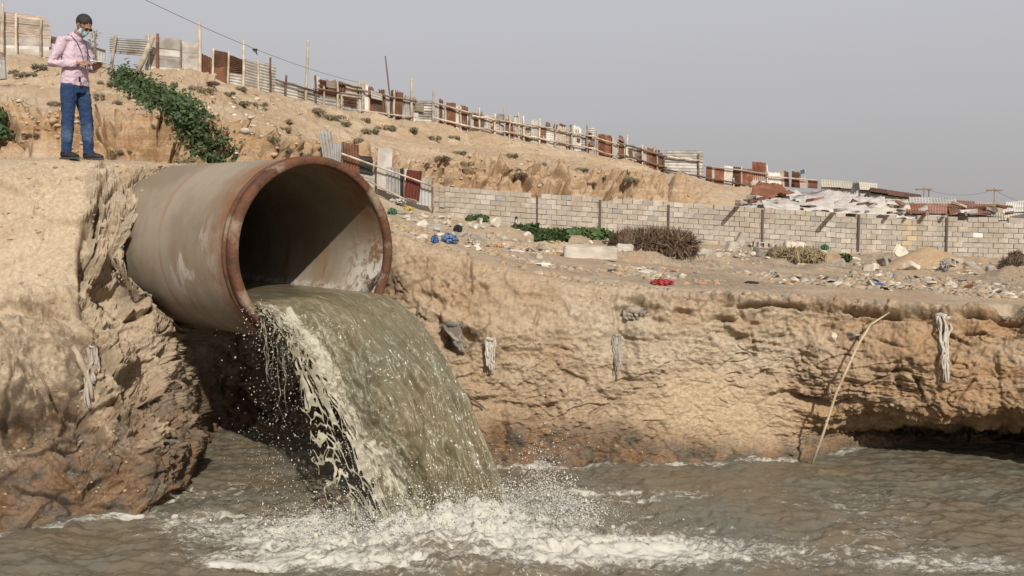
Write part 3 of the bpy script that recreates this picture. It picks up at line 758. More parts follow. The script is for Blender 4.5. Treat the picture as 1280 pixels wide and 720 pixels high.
# two broad streaks of foam drifting to the right, and one towards the left bank
def blob(cx, cy, rx, ry, a): return a * np.exp(-((px_w - cx) / rx) ** 2 - ((py_w - cy) / ry) ** 2)
drift = blob(790, 690, 130, 22, 0.50) + blob(1010, 690, 240, 26, 0.42) + blob(1080, 625, 110, 22, 0.42) + blob(860, 620, 60, 18, 0.22) + blob(760, 615, 90, 14, 0.26) + blob(1220, 605, 80, 18, 0.30) + blob(1200, 705, 140, 16, 0.40) + blob(1110, 655, 80, 14, .30)
drift += blob(250, 615, 80, 16, 0.42) + blob(330, 665, 120, 20, 0.50) + blob(210, 650, 60, 14, 0.40) + blob(340, 700, 150, 18, 0.42) + blob(30, 690, 140, 20, 0.12)
foam = foam + 0.92 * drift + 0.10
foam += 0.55 * sstep(0.10, 0.45, streak) * np.exp(-(dl / 4.5) ** 2) + 0.16 * (fine - 0.45)
# scum along the foot of the banks
ke = (np.abs(TERR_V[:, 2]) < 0.07) & (T < 3.2) & (np.abs(TERR_V[:, 0]) < 14)
be = np.arange(-9, 9.01, 0.12); ie = np.clip(((TERR_V[ke, 0] + 9) / 0.12).astype(int), 0, len(be) - 1)
my_ = np.full(len(be), 99.0); np.minimum.at(my_, ie, TERR_V[ke, 1]); okb = my_ < 50
edge_d = np.interp(W[:, 0], be[okb], my_[okb])
ed = edge_d - W[:, 1] - 0.07
foam += 0.62 * np.exp(-(ed / (0.11 + 0.13 * (fbm(W, 1.2, 2, seed=77) + 0.3).clip(0, 1))) ** 2) * sstep(-0.32, 0.05, fbm(W, 0.9, 2, seed=78))
foam = np.clip(foam, 0, 1.25)
wt = mesh_np('water', W, grid_faces(len(ys), len(xs)), M['water'], None, True, dict(foam=foam))
tag(wt, kind='structure')
# ------------------------------------------------------------------ the falling water
ZL = 2.13 - PC[2]
def stream_pos(u, t, below=0.0):
    """u -1 (left edge) .. 1 (right edge), t seconds after the lip (negative: still in the pipe)"""
    u = np.asarray(u, float); t = np.asarray(t, float) + 0 * u
    tp = np.maximum(t, 0)
    k = tp / 0.65
    p = 0.765 * u * (1 - 0.12 * k) + 0.20 * k + 0.08 * (1 - u) * k - 0.10 * (u < 0) * np.abs(u) ** 3 * k * (1 - k) * 2
    vel = 2.96 + 0.32 * u + 0.12 * (1 - u * u)
    s = vel * t
    z = ZL + 0.03 * (1 - u * u) - 4.9 * tp ** 2 - 0.03 * np.abs(u) ** 2 * k - 0.10 * tp
    half = np.sqrt(np.maximum(RI ** 2 - (0.765 * u) ** 2, 0)) + ZL
    th = np.maximum(half, 0.0) * (1 - 0.45 * np.clip(k, 0, 1)) + 0.02
    z = z - below * th * 0.75
    s = s - below * th * 0.55 * np.clip(k * 1.6, 0, 1)
    return PC + p[..., None] * PPR - s[..., None] * PIN + z[..., None] * np.array([0, 0, 1.0])
tv = np.concatenate([np.linspace(-1.9, -0.12, 60)[:-1], np.linspace(-0.12, 0.71, 330)])
uv = np.sin(np.linspace(-1, 1, 260) * math.pi / 2) * 0.35 + np.linspace(-1, 1, 260) * 0.65
UU, TT = np.meshgrid(uv, tv)
top = stream_pos(UU, TT); bot = stream_pos(UU, TT, 1.0)
def normals(G):
    n = np.cross(np.gradient(G, axis=1), np.gradient(G, axis=0)); n /= np.linalg.norm(n, axis=2, keepdims=True) + 1e-9
    return n
nt_ = normals(top)
if nt_[100, 130, 2] < 0: nt_ = -nt_
kk = np.clip(TT / 0.65, 0, 1.1)
arc = np.where(TT > 0, 3.0 * TT + 2.2 * TT ** 2, 3.0 * TT)
q3 = np.stack([UU * 0.8, arc * 0.62, 0 * UU], -1).reshape(-1, 3)
wq = np.stack([fbm(q3, 1.6, 3, seed=s) for s in (80, 81, 82)], -1)
q4 = q3 + 0.16 * wq
sh = UU.shape
lump = ridged(q4, 2.6, 5, 0.58, seed=83).reshape(sh)
f1, f2, cid = worley(q4 * [1.2, 1, 1], 4.2, 5)
cells = np.minimum(f1.reshape(sh), 0.75)
soft = fbm(q4 * [1.4, 0.7, 1], 2.2, 4, 0.55, seed=84).reshape(sh)
fine3 = fbm(q4, 11, 4, 0.6, seed=85).reshape(sh)
wl_ = sstep(-0.05, -0.55, UU + 0.35 * soft - 0.10 * kk)          # turbulent left side
wl_ = np.maximum(wl_, 0)
calm = 1 - wl_
rise = sstep(-0.15, 0.12, TT)
amp = (0.016 + 0.05 * kk) * rise
disp = calm * (amp * 2.6 * soft + amp * 1.6 * (lump - 0.55) + 0.13 * kk * rise * (0.45 - cells) * (0.5 + 1.0 * np.clip(soft + 0.3, 0, 1)) + 0.05 * rise * kk * fbm(q4 * [1.5, 0.8, 1], 5.0, 3, 0.6, seed=103).reshape(sh) + 0.010 * kk * fine3 + 0.012 * rise * (lump - 0.5))
disp += wl_ * rise * ((0.03 + 0.24 * kk) * (lump - 0.62) * 1.3 + (0.02 + 0.14 * kk) * (0.45 - cells) * 1.6 + 0.018 * fine3)
edge = sstep(1.0, 0.93, np.abs(UU))
rope = (ridged(np.stack([UU * 3.6 + 0.5 * wq[:, 0].reshape(sh), arc * 0.55, 0 * UU], -1).reshape(-1, 3), 1.5, 4, 0.6, seed=89).reshape(sh) - 0.55)
disp += rise * (0.012 + 0.055 * kk) * rope * (1 - 0.5 * wl_)
topd = top + nt_ * (disp * (0.25 + 0.75 * edge))[..., None]
bd = fbm(bot.reshape(-1, 3), 4.0, 3, seed=86).reshape(sh)
botd = bot - nt_ * (0.05 * bd * kk * edge)[..., None]
# ragged left rim
jl = (sstep(-0.80, -1.0, UU) * rise * (0.05 + 0.16 * kk) * fbm(np.stack([0 * arc, arc * 3.0, 0 * arc], -1).reshape(-1, 3), 1.6, 4, 0.65, seed=87).reshape(sh))
topd -= jl[..., None] * PPR; botd -= jl[..., None] * PPR
foam_s = wl_ * rise * (0.36 + 0.5 * (lump - 0.5) + 0.25 * soft) * (0.75 + 0.35 * kk) + rise * 0.40 * sstep(0.62, 0.85, ridged(q4 * [1.6, 0.5, 1], 2.3, 4, 0.55, seed=88).reshape(sh)) * (0.5 + calm * 0.3)
foam_s += rise * 0.55 * np.exp(-((UU + 0.93 - 0.12 * kk) / (0.10 + 0.10 * kk)) ** 2) + 0.45 * sstep(0.88, 1.0, UU) * rise + 0.5 * sstep(0.86, 1.05, kk)
foam_s = np.clip(foam_s, 0, 1.0)
nv = sh[0] * sh[1]
Vs = np.concatenate([topd.reshape(-1, 3), botd.reshape(-1, 3)])
Q1 = grid_faces(*sh); Q2 = grid_faces(*sh, off=nv)[:, ::-1]
ri = np.arange(sh[0]) * sh[1]
def seam(i): return np.stack([i[:-1], i[1:], i[1:] + nv, i[:-1] + nv], -1)
Qs = np.concatenate([Q1, Q2, seam(ri), seam(ri + sh[1] - 1)[:, ::-1]])
sbase = Vector((float(LAND[0]), float(LAND[1]), 0.0))
stream = thing('water_stream', 'thick murky brown stream of sewage water pouring out of the drain pipe', 'water stream', sbase)
sb = np.array(sbase)
mesh_np('falling_water', Vs - sb, Qs, M['stream'], stream, True, dict(foam=np.concatenate([foam_s.ravel(), (0.5 * foam_s).ravel()]), fu=np.tile((UU * .8 + .10 * wq[:, 0].reshape(sh)).ravel(), 2), fv=np.tile(arc.ravel(), 2)))

# lace of torn water hanging off the left edge
def lace(name, t0, t1, nt2, emax, seed, wfun, drop, nE=150):
    tl = np.linspace(t0, t1, nt2); el = np.linspace(-0.06, 1.0, nE)
    E, TL = np.meshgrid(el, tl)
    edgep = stream_pos(-0.97 + 0 * E, TL)
    ee = E * emax(TL)
    G = edgep + ee[..., None] * (-0.72 * PPR + 0.25 * PIN) + np.stack([0 * ee, 0 * ee, -drop * ee * (0.4 + E)], -1)
    nz = np.stack([fbm(G.reshape(-1, 3), 2.5, 3, seed=seed + k) for k in range(3)], -1).reshape(G.shape)
    G = G + nz * 0.10 * np.clip(E, 0, 1)[..., None]
    qq = np.stack([E * 0.50, TL * 1.7, 0 * E], -1).reshape(-1, 3)
    qq = qq + 0.20 * np.stack([fbm(qq, 4, 3, seed=seed + 5), fbm(qq, 4, 3, seed=seed + 6), 0 * qq[:, 0]], -1)
    f1, f2, _ = worley(qq, 17, seed)
    e2 = (f2 - f1).reshape(E.shape)
    big = fbm(qq, 2.5, 3, seed=seed + 8).reshape(E.shape)
    keep = (e2 < wfun(E) + 0.16 * big) & (fbm(qq, 7, 3, seed=seed + 9).reshape(E.shape) > -0.12 - 0.35 * (1 - E))
    f = grid_faces(*E.shape); kf = keep.ravel()[f].sum(1) >= 3
    f = f[kf]
    idx = np.unique(f); mp = np.zeros(E.size, int); mp[idx] = np.arange(len(idx))
    o = mesh_np(name, G.reshape(-1, 3)[idx] - sb, mp[f], M['foam_lace'], stream, True)
    md = o.modifiers.new('thick', 'SOLIDIFY'); md.thickness = 0.010; md.offset = 0
    tag(o, kind='stuff')
    return o
M['foam_lace'] = simple('torn_water_lace', (0.17, 0.15, 0.095), (0.34, 0.31, 0.225), 0.5, 10, bump=0.3, var=0.0, spec=0.25)
lace('water_lace', 0.16, 0.64, 330, lambda t: 0.08 + 0.42 * np.clip((t - 0.16) / 0.30, 0, 1) * (1 - 0.45 * np.clip((t - 0.5) / 0.14, 0, 1)), 90, lambda e: 0.27 * (1 - e) ** 0.8 + 0.01, 0.55)
lace('water_lace', 0.0, 0.40, 170, lambda t: 0.06 + 0.16 * np.clip(t / 0.25, 0, 1), 95, lambda e: 0.26 * (1 - e) ** 0.9 - 0.01, 1.2, 80)

OCT = np.array([(1, 0, 0), (-1, 0, 0), (0, 1, 0), (0, -1, 0), (0, 0, 1), (0, 0, -1)], float)
OCF = np.array([(0, 2, 4), (2, 1, 4), (1, 3, 4), (3, 0, 4), (2, 0, 5), (1, 2, 5), (3, 1, 5), (0, 3, 5)])
def drops(name, C, r, parent, base, mat, stretch=None):
    C = np.asarray(C); n = len(C); r = np.asarray(r)[:, None, None]
    sc3 = np.ones((n, 1, 3)) * (0.75 + 0.5 * rng.random((n, 1, 3)))
    if stretch is not None: sc3[:, 0, 2] *= stretch
    Vd = C[:, None, :] - base + OCT[None] * r * sc3
    Fd = OCF[None] + 6 * np.arange(n)[:, None, None]
    o = mesh_np(name, Vd.reshape(-1, 3), Fd.reshape(-1, 3), mat, parent, True)
    return tag(o, kind='stuff')
# drops thrown off the left edge and dripping from the rim
n = 2300
t0 = rng.random(n) ** 0.8 * 0.60; fl = rng.exponential(0.09, n)
c = stream_pos(-0.95 - 0.05 * rng.random(n), t0)
vel = np.stack([-0.9 * rng.exponential(0.9, n), rng.normal(0.3, 0.5, n), rng.normal(0.0, 0.9, n) - 1.2], -1)
C1 = c + vel * fl[:, None] + np.stack([0 * fl, 0 * fl, -4.9 * fl ** 2], -1)
C1 = C1[C1[:, 2] > 0.02]
n = 650
ang = rng.random(n); 
dr = np.stack([PC[0] - 0.747 * (0.30 + 0.45 * ang), PC[1] - 0.665 * (0.30 + 0.45 * ang) + 0.12, 2.05 - (rng.random(n) ** 0.9) * 2.0], -1)
dr[:, :2] += rng.normal(0, 0.05, (n, 2)) * (1 + 1.3 * (2.1 - dr[:, 2:3]))
# drops in front of the sheet
n = 260
cf = stream_pos(rng.random(n) * 2 - 1, 0.1 + 0.55 * rng.random(n) ** 0.7)
cf = cf - PIN * (0.05 + rng.exponential(0.06, n))[:, None]
cf[:, 2] += rng.normal(0, 0.03, n)
Ca = np.concatenate([C1, dr, cf])
drops('droplets', Ca, np.exp(rng.normal(math.log(0.0048), 0.45, len(Ca))).clip(0.0022, 0.015) * np.where(np.arange(len(Ca)) >= len(C1) + len(dr), 0.5, 0.8), stream, sb, M['drop'], 1.3)

# strings of water under the left of the lip
mb = MB()
for k in range(16):
    a = random.random(); x0 = PC + PPR * (-0.74 + 0.30 * a) - PIN * random.uniform(-0.05, 0.10); z0 = 2.10 - 0.25 * a
    L = random.uniform(0.2, 1.1)
    pts = []
    for j in range(9):
        f = j / 8
        pts.append((x0[0] + 0.10 * f * random.uniform(0.3, 1) + random.gauss(0, .008), x0[1] - 0.10 * f + random.gauss(0, .008), z0 - L * f))
    mb.tube(pts, [0.008 * (1 - 0.75 * j / 8) * random.uniform(0.5, 1.2) for j in range(9)], 5)
o = mb.build('water_strings', M['foam_lace'], stream, True, loc=None)
o.data.transform(Matrix.Translation(-sbase)); tag(o, kind='stuff')

# splash where the stream hits the river
n = 12000
u = rng.random(n) * 2.3 - 1.15
l = stream_pos(np.clip(u, -1, 1), 0.655 + 0 * u); l[:, 0] += (u - np.clip(u, -1, 1)) * 2.0
l[:, 2] = 0
off = rng.normal(0, 1, (n, 2)) * np.array([0.42, 0.22]); off[:, 1] -= 0.12
hgt = rng.exponential(0.085, n) * (0.5 + 1.0 * np.clip(1.2 - np.abs(off[:, 0]), 0, 1))
C2 = l + np.concatenate([off, hgt[:, None] + 0.05], 1)
n2 = 8000                                                       # plume at the right of the fall
a = rng.random(n2)
jet = (rng.random(n2) * 9).astype(int); jd = rng.normal(0, 1, (9, 2))
C3 = np.stack([0.04 + 0.95 * rng.beta(1.3, 2.2, n2), 9.55 + rng.normal(0, 0.20, n2), 0 * a], -1)
C3[:, 0] += 0.10 * jd[jet, 0]
C3[:, 2] = 0.04 + rng.gamma(1.6, 0.13, n2) * np.exp(-((C3[:, 0] - 0.32) / 0.42) ** 2)
n3 = 5200                                                       # spray on the left of the fall
C4 = np.stack([-1.50 + rng.normal(0, 0.42, n3), 9.2 + rng.normal(0, 0.22, n3), 0.04 + rng.exponential(0.065, n3)], -1)
cl = np.concatenate([C2, C3, C4])
keepm = fbm(cl, 3.5, 3, seed=98) > -0.22 + 0.25 * rng.normal(0, 0.5, len(cl))
cl = cl[keepm]
rr = np.exp(rng.normal(math.log(0.0046), 0.45, len(cl))).clip(0.003, 0.022)
nm = 15000                                                      # the finest of it hangs as mist
cm = np.stack([-0.50 + rng.normal(0, 0.75, nm), 9.28 + rng.normal(0, 0.26, nm), 0.05 + rng.gamma(1.5, 0.10, nm)], -1)
cm[:, 2] *= 0.55 + 0.9 * np.clip(fbm(cm * [1, 1, 0.3], 2.4, 3, seed=99) + 0.25, 0, 1)
cl = np.concatenate([cl, cm]); rr = np.concatenate([rr, rng.uniform(0.0016, 0.0034, nm)])
sp_o = drops('splash_spray', cl, rr, None, sb * 0, M['drop'])
tag(sp_o, 'fine white spray flung up where the falling stream hits the river', 'spray')
# froth lumps heaped at the foot
ICO = bmesh.new(); bmesh.ops.create_icosphere(ICO, subdivisions=2, radius=1.0)
ICV = np.array([v.co[:] for v in ICO.verts]); ICF = np.array([[v.index for v in f.verts] for f in ICO.faces]); ICO.free()
n = 1500
u = rng.random(n) * 2.2 - 1.1
l = stream_pos(np.clip(u, -1, 1), 0.655 + 0 * u); l[:, 0] += (u - np.clip(u, -1, 1)) * 1.4
l[:, :2] += rng.normal(0, 1, (n, 2)) * np.array([0.34, 0.20]); l[:, 1] -= 0.14
l[:, 2] = 0.02 + np.minimum(rng.exponential(0.03, n), 0.075)
rad = rng.uniform(0.012, 0.030, n)
Vb = (l[:, None, :] + ICV[None] * rad[:, None, None] * (0.7 + 0.6 * rng.random((n, 1, 3)))).reshape(-1, 3)
Vb += 0.014 * np.stack([fbm(Vb, 22, 2, seed=s) for s in (100, 101, 102)], -1)
Fb = (ICF[None] + len(ICV) * np.arange(n)[:, None, None]).reshape(-1, 3)
fr = mesh_np('splash_froth', Vb, Fb, M['foam'], None, True)
tag(fr, 'cream froth heaped on the water at the foot of the falling stream', 'froth', kind='stuff')
md = fr.modifiers.new('merge', 'REMESH'); md.mode = 'VOXEL'; md.voxel_size = 0.014; md.use_smooth_shade = True
# ------------------------------------------------------------------ the man on the bank
M['skin'] = simple('brown_skin', (0.30, 0.165, 0.105), (0.25, 0.13, 0.08), 0.6, 8, var=0, bump=0.1, spec=0.35)
M['hair'] = simple('black_hair', (0.018, 0.015, 0.013), (0.035, 0.03, 0.026), 0.7, 40, var=0, bump=0.8, bdist=0.004)
M['denim'] = simple('blue_denim', (0.024, 0.044, 0.095), (0.085, 0.115, 0.18), 0.9, 4, th=(0.48, 0.72), var=0, bump=0.5, bdist=0.012, bscale=9, spec=0.1)
M['shirt'] = simple('pale_pink_shirt', (0.52, 0.40, 0.445), (0.44, 0.33, 0.375), 0.85, 60, var=0, bump=0.7, bdist=0.02, bscale=9, spec=0.1)
M['shoe'] = simple('black_shoe', (0.015, 0.015, 0.016), (0.03, 0.03, 0.03), 0.6, 8, var=0)
M['sole'] = simple('dark_sole', (0.05, 0.045, 0.04), (0.07, 0.06, 0.05), 0.8, 8, var=0)
M['mask'] = simple('pale_blue_mask', (0.30, 0.56, 0.66), (0.38, 0.62, 0.70), 0.8, 14, var=0, bump=0.3)
M['lens'] = simple('dark_glasses', (0.02, 0.018, 0.017), (0.03, 0.02, 0.02), 0.25, 4, var=0, bump=0, spec=0.5)
M['strap'] = simple('black_strap', (0.02, 0.02, 0.025), None, 0.7, 6, var=0)
M['paper'] = simple('white_paper', (0.78, 0.76, 0.72), (0.72, 0.70, 0.66), 0.8, 6, var=0, bump=0)
mx, my = P(97, 201, 12.25)[0], 12.25
mz = ground_z(mx, my, 4.9, 6.5) - 0.005
man = thing('person', 'man in pink shirt, jeans and face mask writing in a notebook on the bank', 'person', (mx, my, mz), None, R(-20))
MS = 1.0
def remesh(mb, name, mat, vox, parent, smooth_it=2, disp=None):
    o = mb.build(name, mat, parent, True)
    md = o.modifiers.new('skin', 'REMESH'); md.mode = 'VOXEL'; md.voxel_size = vox; md.use_smooth_shade = True
    if smooth_it:
        ms = o.modifiers.new('soft', 'SMOOTH'); ms.iterations = smooth_it; ms.factor = 0.5
    dg = bpy.context.evaluated_depsgraph_get(); dg.update()
    me = bpy.data.meshes.new_from_object(o.evaluated_get(dg))
    o.modifiers.clear(); o.data = me
    for p in me.polygons: p.use_smooth = True
    if disp is not None:
        n = len(me.vertices); v = np.empty(n * 3, np.float32); me.vertices.foreach_get('co', v); v = v.reshape(-1, 3)
        nn = np.empty(n * 3, np.float32); me.vertices.foreach_get('normal', nn); nn = nn.reshape(-1, 3)
        v = v + nn * disp(v)[:, None]
        me.vertices.foreach_set('co', v.ravel()); me.update()
    if not me.materials: me.materials.append(mat)
    return o
# local frame: +x the way he faces, -y his right side (towards the camera), z up
HIPS = {-1: (0.0, -0.095, 0.90), 1: (0.0, 0.095, 0.90)}
KNEE = {-1: (-0.005, -0.125, 0.49), 1: (0.055, 0.115, 0.49)}
ANK = {-1: (-0.045, -0.135, 0.085), 1: (0.045, 0.135, 0.085)}
SHO = {-1: (0.0, -0.175, 1.40), 1: (0.02, 0.175, 1.395)}
ELB = {-1: (-0.075, -0.285, 1.125), 1: (0.02, 0.275, 1.12)}
WRI = {-1: (0.175, -0.115, 1.135), 1: (0.215, 0.105, 1.105)}
TILT = Matrix.Rotation(R(40), 3, 'Y')                           # head bowed forward
HC = Vector((0.165, 0.0, 1.60))                                  # centre of the skull
def hd(x, y, z): return HC + TILT @ Vector((x, y, z))
def lerp(a, b, f): return Vector(a).lerp(Vector(b), f)
b = MB()
b.tube([(0, 0, 0.86), (0.005, 0, 0.98), (0.01, 0, 1.12), (0.0, 0, 1.28), (-0.01, 0, 1.38), (0.0, 0, 1.44)], [(0.095, 0.145), (0.10, 0.15), (0.10, 0.14), (0.11, 0.155), (0.095, 0.155), (0.07, 0.09)], 18)
b.tube([(0.01, 0, 1.40), (0.06, 0, 1.48), (0.125, 0, 1.55)], [0.068, 0.058, 0.056], 14)
for s in (-1, 1):
    b.tube([HIPS[s], lerp(HIPS[s], KNEE[s], 0.5), KNEE[s], lerp(KNEE[s], ANK[s], 0.35), ANK[s]], [0.082, 0.07, 0.052, 0.05, 0.036], 12)
    b.tube([ANK[s], (ANK[s][0] + 0.06, ANK[s][1] + s * .01, 0.045), (ANK[s][0] + 0.15, ANK[s][1] + s * .02, 0.035)], [0.036, 0.035, 0.025], 10)
    b.tube([SHO[s], lerp(SHO[s], ELB[s], 0.5), ELB[s], lerp(ELB[s], WRI[s], 0.35), WRI[s]], [0.055, 0.046, 0.038, 0.038, 0.026], 12)
# head
b.ball(HC + TILT @ Vector((-0.012, 0, 0.030)), (0.099, 0.077, 0.094), 20, 14, TILT)
b.ball(hd(0.030, 0, -0.045), (0.066, 0.060, 0.082), 16, 12, TILT)
b.ball(hd(0.055, 0, -0.098), (0.034, 0.036, 0.026), 12, 8, TILT)      # chin
b.tube([hd(0.082, 0, 0.012), hd(0.100, 0, -0.016), hd(0.112, 0, -0.040)], [0.010, 0.013, 0.016], 8)   # nose
b.tube([hd(0.078, -0.045, 0.022), hd(0.090, 0, 0.026), hd(0.078, 0.045, 0.022)], [0.010, 0.012, 0.010], 8)   # brow
b.tube([hd(0.080, -0.022, -0.070), hd(0.090, 0, -0.070), hd(0.080, 0.022, -0.070)], [0.007, 0.010, 0.007], 8)  # lips
for s in (-1, 1):
    b.ball(hd(0.072, s * 0.032, 0.002), (0.011, 0.013, 0.010), 10, 8, TILT)    # eyes
    b.ball(hd(-0.010, s * 0.078, -0.012), (0.019, 0.010, 0.032), 10, 8, TILT)   # ears
# hands: right hand writes, left hand holds the pad from below
def hand(w, fwd, upv, side, s, pen=False):
    w, fwd, upv = Vector(w), Vector(fwd).normalized(), Vector(upv).normalized()
    lat = fwd.cross(upv).normalized() * s                    # towards the little finger
    upv = lat.cross(fwd).normalized() * s
    palm = w + fwd * 0.048
    b.tube([w - fwd * 0.01, w + fwd * 0.03, w + fwd * 0.085], [(0.028, 0.02), (0.040, 0.017), (0.042, 0.014)], 12)
    rot = Matrix((fwd, lat, upv)).transposed()
    b.ball(palm, (0.050, 0.041, 0.017), 14, 8, rot)
    for k, (off, ln, cu) in enumerate(((-0.030, 0.074, 0.9), (-0.010, 0.082, 1.0), (0.011, 0.076, 1.05), (0.030, 0.060, 1.15))):
        a = w + fwd * 0.088 + lat * off
        c = 0.42 * cu
        p1 = a + fwd * (ln * 0.45 * math.cos(c)) - upv * (ln * 0.45 * math.sin(c))
        p2 = p1 + fwd * (ln * 0.32 * math.cos(2 * c)) - upv * (ln * 0.32 * math.sin(2 * c))
        p3 = p2 + fwd * (ln * 0.23 * math.cos(2.8 * c)) - upv * (ln * 0.23 * math.sin(2.8 * c))
        b.tube([a - fwd * 0.01, p1, p2, p3], [0.0095, 0.0088, 0.008, 0.0065], 8)
    a = w + fwd * 0.03 - lat * 0.030
    b.tube([a, a + fwd * 0.028 - lat * 0.022 - upv * 0.008, a + fwd * 0.056 - lat * 0.022 - upv * 0.018, a + fwd * 0.074 - lat * 0.010 - upv * 0.024], [0.013, 0.011, 0.010, 0.0075], 8)
PAD = Vector((0.335, 0.035, 1.165))
hand(WRI[-1], (0.82, 0.42, 0.18), (0.1, -0.55, 0.85), -1, -1)
hand(WRI[1], (0.85, -0.40, 0.12), (-0.1, -0.2, -1.0), 1, 1)
body = remesh(b, 'body', M['skin'], 0.0058, man, 1)
# shirt
def folds(a, sc, sd, st=(1, 1, 1)): return lambda v: (a * ridged(v * st, sc, 3, 0.55, seed=sd) - a * 0.45).astype(np.float32)
c = MB()
c.tube([(0.0, 0, 0.885), (0.0, 0, 0.93), (0.008, 0, 1.02), (0.015, 0, 1.12), (0.012, 0, 1.24), (-0.008, 0, 1.36), (-0.012, 0, 1.42), (0.005, 0, 1.468)], [(0.128, 0.182), (0.130, 0.182), (0.130, 0.176), (0.128, 0.172), (0.134, 0.178), (0.118, 0.176), (0.092, 0.140), (0.070, 0.078)], 26)
for s in (-1, 1):
    c.tube([(0.0, s * 0.07, 1.425), SHO[s], lerp(SHO[s], ELB[s], 0.5), ELB[s], lerp(ELB[s], WRI[s], 0.45), lerp(ELB[s], WRI[s], 0.93)], [0.060, 0.064, 0.062, 0.056, 0.048, 0.036], 16)
c.tube([(0.020, 0, 1.43), (0.050, 0, 1.468), (0.072, 0, 1.50)], [0.088, 0.080, 0.073], 16)
shirt = remesh(c, 'shirt', M['shirt'], 0.009, man, 2, folds(0.020, 7, 110, (1, 1, 1.7)))
# jeans
j = MB()
j.tube([(0.0, 0, 0.80), (0.0, 0, 0.88), (0.0, 0, 0.955)], [(0.112, 0.160), (0.114, 0.160), (0.105, 0.150)], 22)
for s in (-1, 1):
    A = Vector(HIPS[s]) + Vector((0, 0, 0)); K = Vector(KNEE[s]); Z = Vector(ANK[s])
    j.tube([A, lerp(A, K, 0.35), lerp(A, K, 0.75), K, lerp(K, Z, 0.3), lerp(K, Z, 0.7), Z + Vector((0, 0, -0.01))], [(0.088, 0.098), (0.088, 0.096), (0.076, 0.078), (0.070, 0.072), (0.072, 0.074), (0.062, 0.062), (0.056, 0.056)], 18)
remesh(j, 'jeans', M['denim'], 0.009, man, 2, folds(0.016, 9, 112, (1, 1, 1.2)))
for s in (-1, 1):
    sh_ = MB(); x0, y0 = ANK[s][0], ANK[s][1]
    sh_.tube([(x0 - 0.065, y0, 0.05), (x0 - 0.02, y0, 0.062), (x0 + 0.06, y0 + s * .008, 0.052), (x0 + 0.14, y0 + s * .015, 0.042), (x0 + 0.195, y0 + s * .02, 0.034)], [(0.032, 0.040), (0.044, 0.055), (0.046, 0.046), (0.048, 0.036), (0.030, 0.022)], 14)
    sh_.ball((x0 + 0.0, y0, 0.09), (0.052, 0.046, 0.045), 12, 8)
    so = remesh(sh_, 'shoe', M['shoe'], 0.007, man, 1)
    sl = MB(); prof = [(-0.075, 0.030), (-0.03, 0.044), (0.05, 0.047), (0.13, 0.050), (0.18, 0.036), (0.21, 0.012)]
    up = [(x0 + a, y0 + s * .10 * max(a, 0) + w_) for a, w_ in prof] + [(x0 + a, y0 + s * .10 * max(a, 0) - w_) for a, w_ in prof[::-1]]
    n = len(up); sl.add([(x, y, 0.0) for x, y in up] + [(x, y, 0.022) for x, y in up], [tuple(range(n))[::-1], tuple(range(n, 2 * n))] + [(i, (i + 1) % n, n + (i + 1) % n, n + i) for i in range(n)])
    sl.build('sole', M['sole'], so)
# hair: cap over the skull
h = MB(); Vh = []; nh, mh = 28, 14
h.ball(HC + TILT @ Vector((-0.020, 0, 0.038)), (0.0985, 0.0795, 0.0935), nh, mh, TILT)
kf = []
for f in h.f:
    cc = sum((Vector(h.v[i]) for i in f), Vector()) / 4; lc = TILT.transposed() @ (cc - HC)
    if lc.z > (0.060 if lc.x > 0.040 else (0.018 if lc.x > -0.012 else -0.050)) + 0.014 * math.sin(lc.y * 90 + lc.x * 60): kf.append(f)
h.f = kf
ho = h.build('hair', M['hair'], man, True)
md = ho.modifiers.new('thick', 'SOLIDIFY'); md.thickness = 0.004; md.offset = 1
# face mask with loops, glasses
k = MB()
rows_m = [(0.026, -0.018, 0.062), (0.030, -0.055, 0.072), (0.018, -0.098, 0.062), (-0.02, -0.118, 0.045)]
gv = []
for iz, (xx, zz_, wy) in enumerate(rows_m):
    for iy in range(9):
        a = (iy / 8 - 0.5) * 2
        gv.append(hd(0.104 + (xx - 0.03) * 1.3 - 0.075 * abs(a) ** 1.8, a * wy * .92, zz_ * .92 - 0.006))
k.add(gv, [(r * 9 + i, r * 9 + i + 1, (r + 1) * 9 + i + 1, (r + 1) * 9 + i) for r in range(3) for i in range(8)])
mo = k.build('face_mask', M['mask'], man, True)
md = mo.modifiers.new('sub', 'SUBSURF'); md.levels = md.render_levels = 2
md = mo.modifiers.new('thick', 'SOLIDIFY'); md.thickness = 0.006
for s in (-1, 1):
    MB().tube([hd(0.034, s * 0.062, -0.030), hd(0.0, s * 0.079, -0.008), hd(-0.020, s * 0.084, -0.02), hd(0.0, s * 0.078, -0.06), hd(0.028, s * 0.062, -0.092)], 0.0022, 5).build('ear_loop', M['paper'], mo, True)
g = MB()
for s in (-1, 1):
    g.ball(hd(0.092, s * 0.034, 0.004), (0.006, 0.029, 0.021), 14, 8, TILT)
    g.tube([hd(0.086, s * 0.060, 0.012), hd(0.04, s * 0.078, 0.008), hd(-0.01, s * 0.084, 0.004)], 0.003, 6)
g.tube([hd(0.098, -0.012, 0.010), hd(0.102, 0, 0.013), hd(0.098, 0.012, 0.010)], 0.003, 6)
g.build('dark_glasses', M['lens'], man, True)
st = MB()
for s in (-1, 1):
    st.tube([(-0.03, s * 0.055, 1.50), (0.055, s * 0.085, 1.47), (0.125, s * 0.075, 1.40), (0.165, s * 0.05, 1.28), (0.172, s * 0.03, 1.17), (0.17, 0.0, 1.10)], [(0.006, 0.003)] * 6, 6)
st.build('neck_strap', M['strap'], man, True)
MB().box((0.17, -0.10, 0.95), (0.006, 0.012, 0.03)).build('key_fob', M['strap'], man)
